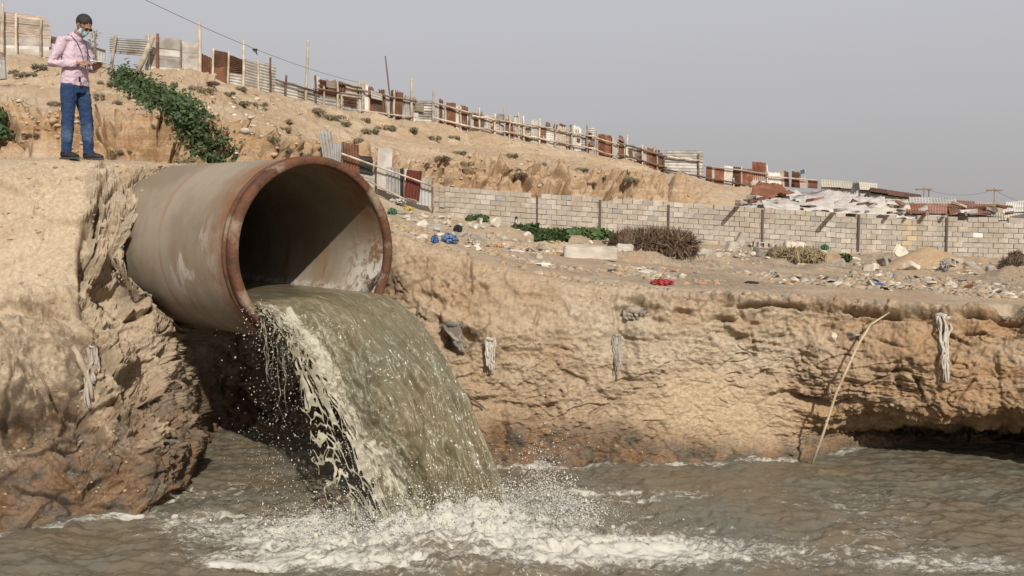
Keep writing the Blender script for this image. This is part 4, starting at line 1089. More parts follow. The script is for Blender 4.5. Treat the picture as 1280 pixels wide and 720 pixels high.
# notebook and pen
Mw = Matrix.Translation((mx, my, mz)) @ Matrix.Rotation(R(-20), 4, 'Z')
note = thing('notebook', 'small open white notebook held in the left hand of the man', 'notebook', Mw @ PAD, None, R(-20))
rotn = Matrix.Rotation(R(8), 3, 'Y')
nb = MB(); nb.box((0, 0, 0.004), (0.075, 0.055, 0.004), rotn); nb.build('pages', M['paper'], note)
nb = MB(); nb.box((0, 0, -0.003), (0.078, 0.058, 0.002), rotn); nb.build('cover', M['strap'], note)
pen = thing('pen', 'thin dark pen in the writing hand of the man', 'pen', Mw @ Vector((0.285, 0.0, 1.18)), None, R(-20))
MB().tube([(0, 0, 0), (-0.012, -0.01, 0.02)], [0.001, 0.004], 6).build('tip', M['paper'], pen)
MB().tube([(-0.012, -0.01, 0.02), (-0.06, -0.05, 0.105)], [0.0045, 0.004], 8).build('barrel', M['strap'], pen, True)
# ------------------------------------------------------------------ looking up the terrain under a pixel
from mathutils.kdtree import KDTree
def make_surf(t0, t1, step=1, x0=-60, x1=1340):
    k = np.nonzero((T > t0) & (T < t1) & (PX > x0) & (PX < x1) & (TERR_V[:, 1] > 1))[0][::step]
    kd = KDTree(len(k))
    for i, j_ in enumerate(k): kd.insert((TERR_PX[j_], TERR_PY[j_], 0), i)
    kd.balance()
    def f(px, py, n=4):
        r = kd.find_n((px, py, 0), n)
        return Vector(TERR_V[k[min(r, key=lambda q: TERR_V[k[q[1]], 1] + q[2] * 0.5)[1]]].tolist())
    return f
ledge = make_surf(5.0, 8.3, 2)
hillp = make_surf(8.7, 12.0, 2)
face = make_surf(0.8, 5.6, 2)
def up_m(px_size, y): return px_size / F * y

def sheet_geo(a, b, c, d, n=8, amp=0.02, dirn='v', th=0.006, rag=0.0, bend=0.0):
    """corrugated sheet between four corners (bottom-left, bottom-right, top-right, top-left)"""
    a, b, c, d = map(Vector, (a, b, c, d))
    nrm = (b - a).cross(d - a).normalized()
    if nrm.y > 0: nrm = -nrm
    nu, nv_ = (n * 4, 2) if dirn == 'v' else (3, n * 4)
    if n == 0: nu, nv_, amp = 3, 2, 0
    G = []
    ph = random.random() * 6
    for jj in range(nv_ + 1):
        for ii in range(nu + 1):
            u, v = ii / nu, jj / nv_
            p = (a * (1 - u) + b * u) * (1 - v) + (d * (1 - u) + c * u) * v
            w = (u if dirn == 'v' else v) * n * 2 * math.pi
            p = p + nrm * (amp * math.sin(w) + bend * math.sin(math.pi * v + ph) )
            if rag and jj == nv_: p = p + (d - a) * random.uniform(-rag, rag * 0.3)
            G.append(p)
    m = len(G); w = nu + 1
    V_ = G + [p - nrm * th for p in G]
    Fc = []
    for jj in range(nv_):
        for ii in range(nu):
            q = (jj * w + ii, jj * w + ii + 1, (jj + 1) * w + ii + 1, (jj + 1) * w + ii)
            Fc.append(q); Fc.append(tuple(i + m for i in q[::-1]))
    per = [i for i in range(nu)] + [jj * w + nu for jj in range(nv_)] + [nv_ * w + i for i in range(nu, 0, -1)] + [jj * w for jj in range(nv_, 0, -1)]
    for i in range(len(per)):
        p, q = per[i], per[(i + 1) % len(per)]
        Fc.append((q, p, p + m, q + m))
    return V_, Fc

class Fence:
    def __init__(s, name, label, cat, px, py, d, group=None):
        s.loc = P(px, py, d); s.t = thing(name, label, cat, s.loc, group)
        s.df = crest_d
    def sheet(s, x0, x1, yt0, yt1, yb0, yb1, mat, dirn='v', off=0.0, n=None, rag=0.03, name='metal_sheet', sx=0.0, label=None, tilt=0.0):
        d0, d1 = s.df(x0) + off, s.df(x1) + off
        if n is None: n = max(3, int((x1 - x0 if dirn == 'v' else abs(yb0 - yt0)) / 2.4))
        V_, Fc = sheet_geo(P(x0, yb0 + 3, d0), P(x1, yb1 + 3, d1), P(x1 + sx, yt1, d1 + tilt), P(x0 + sx, yt0, d0 + tilt), n, 0.022 if n else 0, dirn, 0.008, rag, random.uniform(-.03, .03))
        o = MB().add(V_, Fc).build(name, M[mat], s.t, False, None)
        o.data.transform(Matrix.Translation(-s.loc))
        if label: o['label'] = label
        return o
    def tube(s, name, pts, r, mat, n=7):
        mb = MB(); mb.tube([Vector(p) - s.loc for p in pts], r, n)
        return mb.build(name, M[mat], s.t, True)
    def post(s, x, yt, yb, w=3.2, mat='pole', lean=0.0, off=-0.14, name='post'):
        d = s.df(x) + off; r = w / 2 / F * d
        k = 5; pts = []
        for i in range(k):
            f = i / (k - 1)
            pts.append(P(x + lean * f + random.uniform(-.4, .4), (yb + 4) * (1 - f) + yt * f, d))
        return s.tube(name, pts, [r * (1.12 - 0.3 * i / (k - 1)) for i in range(k)], mat)
    def rail(s, x0, y0, x1, y1, w=2.2, mat='pole', off=-0.24, sag=0.6):
        k = 6; pts = []
        for i in range(k):
            f = i / (k - 1); x = x0 + (x1 - x0) * f
            pts.append(P(x, y0 + (y1 - y0) * f + random.uniform(-sag, sag), s.df(x) + off + random.uniform(-.02, .02)))
        r = w / 2 / F * s.df((x0 + x1) / 2)
        return s.tube('rail', pts, [r * random.uniform(.85, 1.1) for _ in range(k)], mat, 6)
CY = lambda x: crest_y(x)

# --- the fences along the crest of the hill, from left to right
f = Fence('plank_fence', 'tall fence of brown planks over pale tin at the far left behind the man', 'fence', 30, 73, crest_d(30))
for i in range(5):                                                # brown boards, one by one
    y = 15 + i * 6.1
    f.sheet(-14, 62 - (i == 0) * 4 + random.uniform(-2, 2), y - 2, y + 5, y + 2.2, y + 8.6, 'plank', 'h', -0.05 - 0.03 * (i % 2), 0, 0.0, 'board')
for i in range(5):
    y = 42 + i * 6.6
    f.sheet(-14, 62 + random.uniform(-2, 7), y - 3, y + 1, y + 3.6, y + 7, 'tin_white' if i in (0, 2, 3) else 'tin', 'h', 0.0 - 0.025 * (i % 2), 0, 0.02, 'sheet_strip')
for x, yt, yb, w in ((-10, 8, 76, 4), (3, 2, 76, 4), (20, 17, 76, 3.6), (51, 23, 77, 3.2)): f.post(x, yt, yb, w)
for i in range(4):
    f.sheet(60, 132, 46 + i * 7 - 2 * (i == 0), 62 + i * 6, 52 + i * 7, 68 + i * 6.2, ('darkwood', 'tin', 'plank', 'tin')[i], 'h', 0.1, 0, 0.05, 'sheet_strip')
f.post(119, 46, 88, 3.0)
f.sheet(117, 133, 62, 66, 82, 86, 'tin_grey', 'v', -0.1, 5)

f = Fence('tin_screen', 'raised dark corrugated tin screen on poles with open sky beneath it', 'screen', 160, 93, crest_d(160))
f.sheet(137, 190, 47, 50, 63, 68, 'tin_grey', 'h', 0.0, 7)
f.tube('post', [P(138, 92, 42), P(141, 70, 42), P(145, 44, 42)], 0.065, 'pole'); f.post(186, 42, 97, 3)
f.tube('brace', [P(169, 96, 41.8), P(180, 72, 41.8), P(191, 46, 42)], [0.11, 0.12, 0.10], 'pole')
f.tube('strut', [P(138, 84, 42.2), P(145, 92, 42)], 0.06, 'darkwood')

f = Fence('tin_fence', 'pale sheet fence with a red brown post beside the raised screen', 'fence', 222, 98, crest_d(222))
rowsY = [(44, 52), (56, 62), (67, 72), (78, 82), (88, 92)]
for i, (a, b_) in enumerate(rowsY):
    f.sheet(181, 225, a, a + 4.5, a + 11.5, a + 15.5, ('tin', 'tin_white', 'tin', 'tin_white', 'tin')[i], 'h', 0.02 * (i % 2), 0, 0.03, 'sheet_strip')
    f.sheet(224, 251, b_ - 1, b_ + 1.5, b_ + 10, b_ + 12, ('tin_white', 'tin', 'tin', 'tin_white', 'tin')[i], 'h', 0.03 + 0.02 * (i % 2), 0, 0.03, 'sheet_strip')
f.post(197, 42, 100, 4.0, 'rust'); f.post(226, 50, 100, 2.6, 'darkwood'); f.post(249.5, 28, 101, 4.6)

f = Fence('rusty_fence', 'fence of deep rust brown sheets right of the first tall pole', 'fence', 272, 105, crest_d(272))
f.sheet(252, 266, 66, 73, 103, 106, 'rust', 'v', 0); f.sheet(265, 287, 62, 66, 104, 108, 'rust', 'v', 0.03, rag=0.0); f.sheet(286, 304, 68, 75, 92, 92, 'rust', 'h', 0.05)
f.sheet(266, 286, 84, 84, 104, 107, 'rust', 'h', -0.04, 0)
f.post(265, 60, 108, 3.2, 'pole', 2); f.post(285, 64, 110, 3, 'pole', 1)

f = Fence('corrugated_fence', 'pale corrugated fence of horizontal ribs between two tall poles', 'fence', 330, 118, crest_d(330))
f.sheet(283, 305, 90, 93, 108, 114, 'tin', 'h', 0, 6); f.sheet(304, 325, 72, 78, 113, 118, 'tin_white', 'h', 0.02, 12); f.sheet(324, 345, 76, 82, 118, 123, 'tin', 'h', 0.04, 12)
f.sheet(343, 372, 99, 105, 123, 129, 'tin_white', 'h', 0.0, 7); f.sheet(370, 402, 106, 114, 128, 136, 'tin', 'h', 0.03, 7)
f.post(304.5, 50, 116, 3.6); f.post(323, 74, 120, 3.4); f.post(338, 72, 124, 2.8, 'darkwood'); f.post(356, 94, 128, 3.2, 'darkwood', 2)
f.post(382, 50, 132, 3.6, 'pole', 3)
f.rail(345, 100, 400, 115, 2.2, 'darkwood')

f = Fence('patchwork_fence', 'patched fence of brown scrap and pale tin below the end of the wire', 'fence', 425, 138, crest_d(425))
f.sheet(391, 399, 94, 96, 112, 114, 'tin_white', 'v'); f.sheet(398, 425, 97, 103, 116, 120, 'rust', 'h', 0.0, 4, 0.25); f.sheet(398, 425, 116, 120, 134, 139, 'tin', 'h', 0.02, 5)
f.sheet(424, 450, 101, 105, 118, 122, 'plank', 'h', 0.0, 4, 0.25); f.sheet(424, 450, 118, 122, 136, 143, 'tin_grey', 'h', 0.03, 5); f.sheet(410, 432, 101, 103, 109, 112, 'rust', 'v', -0.06, 6, 0.4)
f.sheet(408, 420, 98, 100, 106, 108, 'plank', 'h', -0.1, 0, 0.3, 'board'); f.sheet(430, 446, 120, 122, 128, 131, 'rust', 'h', -0.06, 3, 0.3)
for x, yt, yb, w, m_ in ((394.5, 94, 136, 2.8, 'darkwood'), (405, 108, 138, 2.8, 'pole'), (422, 103, 140, 3.2, 'pole'), (427, 118, 142, 3, 'pole')): f.post(x, yt, yb, w, m_)
f.rail(392, 110, 452, 120, 2, 'darkwood'); f.rail(424, 104, 452, 111, 2.6, 'darkwood')

f = Fence('scrap_fence', 'scrap fence of rust and grey upright sheets around the thin leaning pole', 'fence', 485, 146, crest_d(485))
data = [(448, 456, 99, 'tin'), (455, 462, 104, 'tin_white'), (461, 468, 107, 'rust'), (467, 476, 116, 'darkwood'), (474, 482, 111, 'rust'), (481, 489, 116, 'tin_white'), (488, 496, 112, 'rust'), (495, 503, 113, 'rust'), (502, 508, 117, 'tin_grey'), (507, 514, 118, 'tin'), (513, 521, 120, 'plank')]
for x0, x1, yt, m_ in data: f.sheet(x0, x1, yt, yt + 1.5, CY(x0), CY(x1), m_, 'v', random.uniform(-.05, .05), rag=0.06, sx=random.uniform(-1.5, 1.5))
f.sheet(464, 478, 112, 118, 120, 123, 'tin_white', 'h', -0.35, 3, 0.1, label='pale sheet sticking out of the fence')
f.post(491, 70, 152, 2.0, 'darkwood', -9.5); f.post(492.5, 112, 152, 3.6); f.post(514.5, 96, 153, 3.4); f.post(484, 112, 150, 2.4, 'darkwood', -4); f.post(453, 100, 146, 3.4, 'plank')
f.rail(447, 112, 520, 127, 2.6, 'plank'); f.rail(447, 138, 520, 147, 2.6, 'plank')
f.sheet(517, 523, 141, 141, 149, 150, 'tin_white', 'v', -0.3, 0, name='board')

f = Fence('light_tin_fence', 'light horizontal tin fence between the scrap fence and a pale post', 'fence', 533, 152, crest_d(533))
for i in range(4): f.sheet(520, 543, 126 + i * 6.6, 126 + i * 6.6, 132 + i * 6.6, 132 + i * 7.2, 'tin_white' if i % 2 else 'tin', 'h', 0.02 * (i % 2), 3, 0.02)
f.post(541.5, 113, 155, 3.2); f.sheet(519, 530, 128, 129, 136, 137, 'plank', 'h', -0.2, 0, 0.02, 'board')

f = Fence('brown_panel_fence', 'railed fence holding narrow dark brown panels past the light tin', 'fence', 565, 158, crest_d(565))
for x0, x1, yt, m_ in ((543, 549, 131, 'tin_grey'), (549, 554, 123, 'rust'), (553, 559, 131, 'tin'), (558, 570, 127, 'rust'), (570, 577, 131, 'tin_white'), (576, 585, 131, 'rust'), (584, 592, 141, 'tin')):
    f.sheet(x0, x1, yt, yt + 2, CY(x0) + 1, CY(x1) + 1, m_, 'v', random.uniform(-.04, .04), rag=0.05)
f.rail(542, 128, 592, 142, 2.6); f.rail(542, 147, 592, 160, 2.6); f.post(556, 134, 160, 2.0); f.post(575, 131, 164, 2.2); f.post(587, 142, 166, 2.4, 'darkwood')

def filler(name, label, x0, x1, hfun, pal, posts, seed, wmin=5, wmax=10, railm='pole', tall=()):
    random.seed(seed)
    f = Fence(name, label, 'fence', (x0 + x1) / 2, CY((x0 + x1) / 2), crest_d((x0 + x1) / 2))
    x = x0
    while x < x1 - 2:
        w = min(random.uniform(wmin, wmax), x1 - x)
        hgt = hfun(x) * random.uniform(0.72, 1.06)
        f.sheet(x, x + w + 0.8, CY(x) - hgt, CY(x + w) - hgt * random.uniform(.94, 1.04), CY(x) + 1, CY(x + w) + 1, random.choice(pal), 'v' if random.random() < .75 else 'h', random.uniform(-.06, .06), rag=0.07, sx=random.uniform(-1, 1))
        x += w
    xs_ = [x0 + (x1 - x0) * (i + .5) / posts for i in range(posts)]
    for q in xs_: f.post(q, CY(q) - hfun(q) * random.uniform(.95, 1.2), CY(q) + 1, random.uniform(2.2, 3.0), random.choice(['pole', 'pole', 'plank']), random.uniform(-1.5, 1.5))
    for q, yt in tall: f.post(q, yt, CY(q) + 1, 2.2, 'pole', random.uniform(-1, 1))
    for i in range(int((x1 - x0) / 3)):
        q = random.uniform(x0, x1 - 4); h_ = hfun(q); yy = CY(q) - h_ * random.uniform(.05, 1.1); w_ = random.uniform(3, 9)
        f.sheet(q, q + w_, yy, yy + w_ * .22, yy + random.uniform(1.5, 6), yy + w_ * .22 + random.uniform(1.5, 6), random.choice(['darkwood', 'plank', 'tin_grey', 'rust', 'darkwood']), 'h', random.uniform(-.12, .08), 0, 0.3, 'scrap_board', random.uniform(-2, 2))
    ed = [x0 - 1] + xs_ + [x1 + 1]
    for a, b_ in zip(ed[:-1], ed[1:]):
        f.rail(a, CY(a) - hfun(a) * .72, b_ + .6, CY(b_) - hfun(b_) * .72, 2.4, railm); f.rail(a, CY(a) - hfun(a) * .24, b_ + .6, CY(b_) - hfun(b_) * .24, 2.4, railm)
    return f
filler('ramshackle_fence', 'ramshackle fence of whitish and grey scraps on the middle of the hill crest', 591, 664, lambda x: 29 - (x - 590) * .02, ['tin', 'tin_white', 'tin_grey', 'plank', 'rust', 'darkwood', 'plank'], 4, 3, tall=((631, 134), (649, 140)))
f = filler('white_scrap_fence', 'fence of white boards and one dark rust board above the eroded slope', 664, 744, lambda x: 31, ['tin_white', 'tin_white', 'tin', 'plank', 'tin_grey', 'tin'], 4, 5, 7, 12)
f.sheet(673, 683, 160, 158, 178, 180, 'rust', 'v', -0.10, rag=.05); f.sheet(734, 740, 165, 166, 193, 194, 'rust', 'v', -0.08)
f = Fence('red_sheet_fence', 'short fence bearing a broad bright red rust sheet between two poles', 'fence', 757, 195, crest_d(757))
f.sheet(747, 757, 167, 168, 197, 199, 'rust_red', 'v', 0, 4, 0.05); f.sheet(756, 765, 168, 170, 199, 202, 'rust_red', 'v', 0.03, 4, 0.05); f.sheet(765, 773, 172, 176, 200, 202, 'tin_white', 'v')
f.post(746.5, 164, 199, 2.8); f.post(766, 170, 203, 2.2); f.rail(744, 172, 774, 181, 2); f.rail(744, 187, 774, 197, 2)
f = filler('gapped_fence', 'low railed fence of pale and rust pieces left of the wide grey panel', 773, 832, lambda x: 29, ['tin_white', 'tin_white', 'tin', 'rust', 'tin_white'], 3, 11, 6, 9, 'darkwood')
f.sheet(809, 817, 184, 185, 215, 216, 'rust_red', 'v', -0.08); f.sheet(816, 828, 190, 191, 214, 217, 'rust', 'v', -0.05)
f = Fence('wide_tin_panel', 'wide tall whitish tin panel standing on the low end of the crest', 'fence', 855, 222, crest_d(855))
for i in range(3): f.sheet(831, 879, 188 + i * 11, 188 + i * 11.6, 199.5 + i * 11, 200 + i * 11.8, 'tin', 'h', 0.02 * (i % 2), 4, 0.02)
f.post(873, 192, 228, 2.4, 'darkwood'); f.post(830, 194, 222, 2.6, 'darkwood'); f.rail(828, 195, 876, 201, 2); f.rail(828, 211, 880, 222, 2.2, 'darkwood')
f = Fence('rust_board_fence', 'fence mixing orange rust sheets and white ones right of the wide panel', 'fence', 920, 232, crest_d(920))
for x0, x1, yt, yb, m_ in ((882, 890, 208, 227, 'rust_red'), (889, 893, 208, 228, 'tin_white'), (892, 904, 208, 231, 'rust_red'), (904, 916, 207, 230, 'tin_white'), (915, 925, 208, 231, 'rust'), (924, 941, 210, 235, 'rust_red'), (940, 957, 202, 222, 'rust_red'), (938, 960, 218, 236, 'tin_white')):
    f.sheet(x0, x1, yt, yt + 1, yb, yb + 1, m_, 'v', random.uniform(-.05, .05), rag=.05, sx=random.uniform(0, 2))
for x, yt in ((927, 208), (959, 206), (917, 222)): f.post(x, yt, 238, 2)
f.rail(880, 207, 960, 217, 1.9, 'tin'); f.rail(876, 221, 944, 234, 2.2, 'darkwood')
f = Fence('broken_board_fence', 'broken fence of leaning brown boards nearest the flat roofs', 'fence', 985, 236, crest_d(985))
for x0, x1, yt, yb, m_ in ((958, 976, 214, 234, 'tin_white'), (976, 982, 212, 230, 'plank'), (981, 987, 213, 230, 'rust'), (989, 1000, 213, 231, 'rust'), (1000, 1008, 220, 231, 'plank'), (1010, 1022, 224, 232, 'rust')):
    f.sheet(x0, x1, yt, yt + 2, yb, yb + 1, m_, 'v', 0, rag=.08, sx=random.uniform(-3, 1))
f.rail(958, 221, 1030, 226, 2.0, 'pole')

# --- the lower fence that runs into the block wall behind the pipe
random.seed(21)
f = Fence('sloping_scrap_fence', 'sloping fence of assorted scrap panels between the pipe and the block wall', 'fence', 485, 245, 36)
f.df = lambda x: float(np.interp(x, [400, 540], [34.0, 37.4]))
f.sheet(405, 421, 163, 163, 206, 206, 'tin_grey', 'v', 0.1, 4, sx=-6); f.sheet(416, 428, 180, 178, 214, 218, 'tin_grey', 'v', 0.05, 4)
f.sheet(428, 449, 177, 181, 216, 220, 'rust', 'v', 0, 6, 0.02); f.sheet(445, 466, 192, 196, 212, 216, 'black', 'h', 0.05, 3, 0.1, name='net_panel')
f.sheet(470, 488, 183, 185, 232, 238, 'tin_white', 'v', 0.05, 0, 0.04, 'board', sx=3); f.sheet(447, 472, 212, 216, 240, 244, 'tin', 'h', 0.1, 3)
f.sheet(483, 500, 209, 210, 238, 244, 'tin_grey', 'v', -0.03, 4, 0.06); f.sheet(500, 505, 210, 210, 243, 244, 'black', 'v', 0.02, 0, .03, 'board'); f.sheet(504, 510, 211, 211, 244, 246, 'tin_white', 'v', 0.0, 0, .03, 'board')
f.sheet(505, 524, 212, 214, 243, 248, 'rust_deep', 'v', -0.05, 5, 0.02, sx=4); f.sheet(521, 542, 220, 226, 252, 256, 'tin_grey', 'v', 0.05, 5)
f.rail(427, 192, 541, 233, 2.6, 'pole', -0.3, 0.3); f.rail(450, 221, 512, 252, 2.4, 'pole', -0.3, 0.3)
for x, yt, yb in ((428, 186, 226), (470, 205, 240), (505, 208, 250), (541, 222, 262)): f.post(x, yt, yb, 2, 'darkwood')

# ------------------------------------------------------------------ the block wall
random.seed(5)
WD = 38.5
def wtop(x): return float(np.interp(x, [500, 555, 672, 835, 953, 1073, 1183, 1280, 1480], [229, 233, 242, 252, 260, 267, 270.5, 273, 279]))
def wbase(x): return float(np.interp(x, [540, 620, 672, 750, 835, 953, 1073, 1183, 1280, 1480], [270, 286, 293, 301, 308, 316, 321, 327, 333, 342])) + 3
wl0 = P(900, wbase(900), WD)
wall = thing('block_wall', 'long sloping boundary wall of grey concrete blocks across the waste ground', 'wall', wl0)
BV = []
for k in range(7):                                              # seven slightly different blocks
    bm = bmesh.new(); bmesh.ops.create_cube(bm, size=1.0)
    bmesh.ops.scale(bm, verts=bm.verts, vec=(0.381, 0.19, 0.187))
    bmesh.ops.bevel(bm, geom=[e for e in bm.edges if all(v.co.y < 0 for v in e.verts)], offset=0.012, segments=1, affect='EDGES')
    for v in bm.verts: v.co += Vector((random.uniform(-.006, .006), random.uniform(-.006, .006), random.uniform(-.006, .006)))
    me = bpy.data.meshes.new('block'); bm.to_mesh(me); bm.free(); me.materials.append(M['block']); BV.append(me)
M['block_yellow'] = simple('yellow_stained_block', (0.42, 0.31, 0.17), (0.40, 0.34, 0.26), 0.95, 5, var=0.1)
M['block_white'] = simple('pale_block', (0.58, 0.54, 0.48), (0.48, 0.44, 0.38), 0.95, 7, var=0.1)
M['block_dark'] = simple('grey_block', (0.27, 0.245, 0.21), (0.33, 0.29, 0.245), 0.95, 7, var=0.15)
ME2 = {}
for mn in ('block_yellow', 'block_white', 'block_dark'):
    me = BV[0].copy(); me.materials.clear(); me.materials.append(M[mn]); ME2[mn] = me
PWX = 0.392 / WD * F; PWY = 0.197 / WD * F
blocks = []
nb_ = 0
for k in range(10):
    x = 556 + (PWX / 2 if k % 2 else 0)
    while x < 1470:
        yc = wtop(x) + (k + 0.5) * PWY
        if yc < wbase(x) + 1 and not (k == 0 and random.random() < (0.16 if x < 1000 else 0.34)):
            if random.random() > 0.004: blocks.append((x, yc, k))
        x += PWX
# a stack of blocks closes the left end
for k in range(6):
    for c_ in range(2):
        blocks.append((546 + c_ * 0.55 * PWX, 233 + c_ + (k + .5) * PWY, -1))
blocks.sort(key=lambda b_: (not (b_[0] < 1292), -b_[2] < 0 and b_[1] > wbase(b_[0]) - 4, random.random()))
stf = MB()
for i, (x, yc, k) in enumerate(blocks):
    p = P(x, yc, WD)
    slope = math.atan2(-(wtop(x + 20) - wtop(x - 20)), 40)
    if k < 0: p.y -= 0.12
    p.y += random.uniform(-0.018, 0.018); p.z += random.uniform(-.006, .006)
    if i < 298:
        o = bpy.data.objects.new('block', BV[random.randrange(7)]); COL.objects.link(o); o.parent = wall
        rr_ = random.random()
        if 1130 < x < 1146 and yc < 304: o.data = ME2['block_yellow']
        elif rr_ < 0.018: o.data = ME2['block_white']
        elif rr_ < 0.10: o.data = ME2['block_dark']
        o.location = p - wl0; o.rotation_euler = (0, -slope + random.uniform(-.008, .008), 0)
        if k < 0: o.scale = (0.55, 1.6, 1)
    else:
        stf.box(p - wl0, (0.187 * (0.55 if k < 0 else 1), 0.095, 0.0905), Matrix.Rotation(-slope, 3, 'Y'), 0.005)
o = stf.build('remaining_blocks', M['block'], wall); tag(o, kind='stuff')
mb = MB(); xx = np.linspace(555, 1476, 60)
for a, b_ in zip(xx[:-1], xx[1:]):
    q = [P(a, wbase(a) + 2, WD + .02), P(b_, wbase(b_) + 2, WD + .02), P(b_, wtop(b_) + 4.5, WD + .02), P(a, wtop(a) + 4.5, WD + .02)]
    q = [v - wl0 + Vector((0, -0.075, 0)) for v in q]; q2 = [v + Vector((0, 0.14, 0)) for v in q]
    mb.add(q + q2, [(0, 1, 2, 3), (7, 6, 5, 4), (3, 2, 6, 7)])
mb.build('mortar', M['mortar'], wall)
for x, yt, yb in ((671.5, 244, 286), (750, 250, 293), (835.5, 256, 290), (953, 262, 306), (1073, 268, 314), (1183, 272, 321)):
    mb = MB(); mb.box(P(x, (yt + yb) / 2, WD - .12) - wl0, (0.028 if x < 700 else 0.042, 0.03, (yb - yt) / 2 / F * WD))
    mb.build('steel_post', M['steel_dark'], wall)
# timber ends sticking out over the wall, each throws a slanting shadow
lab = ['longest dark timber leaning out over the middle of the block wall', 'long dark timber leaning out over the wall left of a steel post', 'short timber stub over the wall left of the yellow stain',
       'thin timber stub over the wall just before the yellow stain', 'blunt timber stub over the wall just past the yellow stain', 'timber stub over the wall nearest the right steel post']
for (x, L, r), lb in zip(((922, 1.15, .06), (1041, 1.2, .07), (1107, .55, .05), (1131, .5, .04), (1151, .5, .06), (1175, .45, .05)), lab):
    a = P(x + 3, wtop(x) - 2.0, WD + .3); b_ = Vector((a.x - 0.42 * L, WD - 0.1 - L, a.z + 0.02))
    mb = MB(); rot = (b_ - a).to_track_quat('Y', 'Z').to_matrix(); mb.box((0, 0, 0), (r, (b_ - a).length / 2, r * .8), rot, 0.008)
    o = mb.build('timber', M['darkwood'], None, loc=(0, 0, 0)); o.data.transform(Matrix.Translation(Vector())); o.location = (a + b_) / 2
    tag(o, lb, 'timber')

# ------------------------------------------------------------------ shacks and roofs beyond the wall
random.seed(9)
def shack(label, x0, x1, yl, yr, drop, d, depth, roof, wmat, n=8, sl=0.0, wally=None, name='shack'):
    """low shed: front eave from (x0,yl) to (x1,yr), roof rising `drop` px to the back"""
    a, b_ = P(x0, yl, d), P(x1, yr, d)
    c_, d_ = P(x1 - sl, yr - drop, d + depth), P(x0 + sl, yl - drop, d + depth)
    loc = (a + b_ + c_ + d_) / 4; gz = min(ground_z(a.x, d, 8, 13), ground_z(b_.x, d, 8, 13)) - 0.3; loc.z = gz
    t = thing(name, label, 'shack', loc)
    k = max(2, int((x1 - x0) / 22))
    for i in range(k):
        f0, f1_ = i / k, (i + 1.04) / k
        V_, Fc = sheet_geo(a.lerp(b_, f0) - loc + Vector((0, random.uniform(-.25, .1), random.uniform(-.03, .04))), a.lerp(b_, f1_) - loc + Vector((0, random.uniform(-.25, .1), random.uniform(-.03, .04))), d_.lerp(c_, f1_) - loc, d_.lerp(c_, f0) - loc, n, 0.012, 'v', 0.02, 0.03)
        mm = roof if isinstance(roof, str) else random.choice(roof)
        MB().add(V_, Fc).build('roof_sheet', M[mm], t)
    ins = 0.12
    A, B_, C_, D_ = (q - loc for q in (a, b_, c_, d_))
    for nm, (p0, p1) in (('wall_panel', (A, B_)), ('wall_panel', (B_, C_)), ('wall_panel', (D_, A)), ('wall_panel', (C_, D_))):
        mid = (A + B_ + C_ + D_) / 4
        p0 = p0 + (mid - p0).normalized() * ins; p1 = p1 + (mid - p1).normalized() * ins
        V_, Fc = sheet_geo(Vector((p0.x, p0.y, 0)), Vector((p1.x, p1.y, 0)), p1 - Vector((0, 0, .05)), p0 - Vector((0, 0, .05)), 6, 0.02, 'v', 0.02)
        MB().add(V_, Fc).build(nm, M[wmat], t)
    return t
shack('low shed under pale cream roof sheets behind the broken brown boards', 1026, 1096, 233, 238, 9, 50, 4, 'cream', 'tin')
shack('low shed with a long dark brown roof edge behind the white tarpaulins', 1086, 1152, 240, 249, 6, 47, 4, ['rust', 'rust', 'plank'], 'tin', sl=2)
shack('shed with bright white roof sheets right of the dark brown roof', 1136, 1194, 255, 256, 9, 44, 3, 'tin_white', 'tin')
shack('wide low shed roofed in reddish rust sheets just behind the wall', 1132, 1236, 267, 268, 13, 40.2, 3.5, ['rust_red', 'rust_red', 'rust_pale'], 'tin_grey')
shack('little shed with a purple brown roof beside the utility pole', 1196, 1240, 258, 261, 8, 46, 3, ['rust_pale', 'plank'], 'tin_grey')
shack('pale shed with a sloping white gable at the far right edge', 1250, 1330, 266, 262, 14, 43, 3, 'tin_white', 'tin', sl=8)
shack('low shed with a sagging buff roof at the right end of the wall', 1232, 1330, 275, 274, 9, 40.2, 3, ['cream', 'tin', 'tin_white'], 'tin')
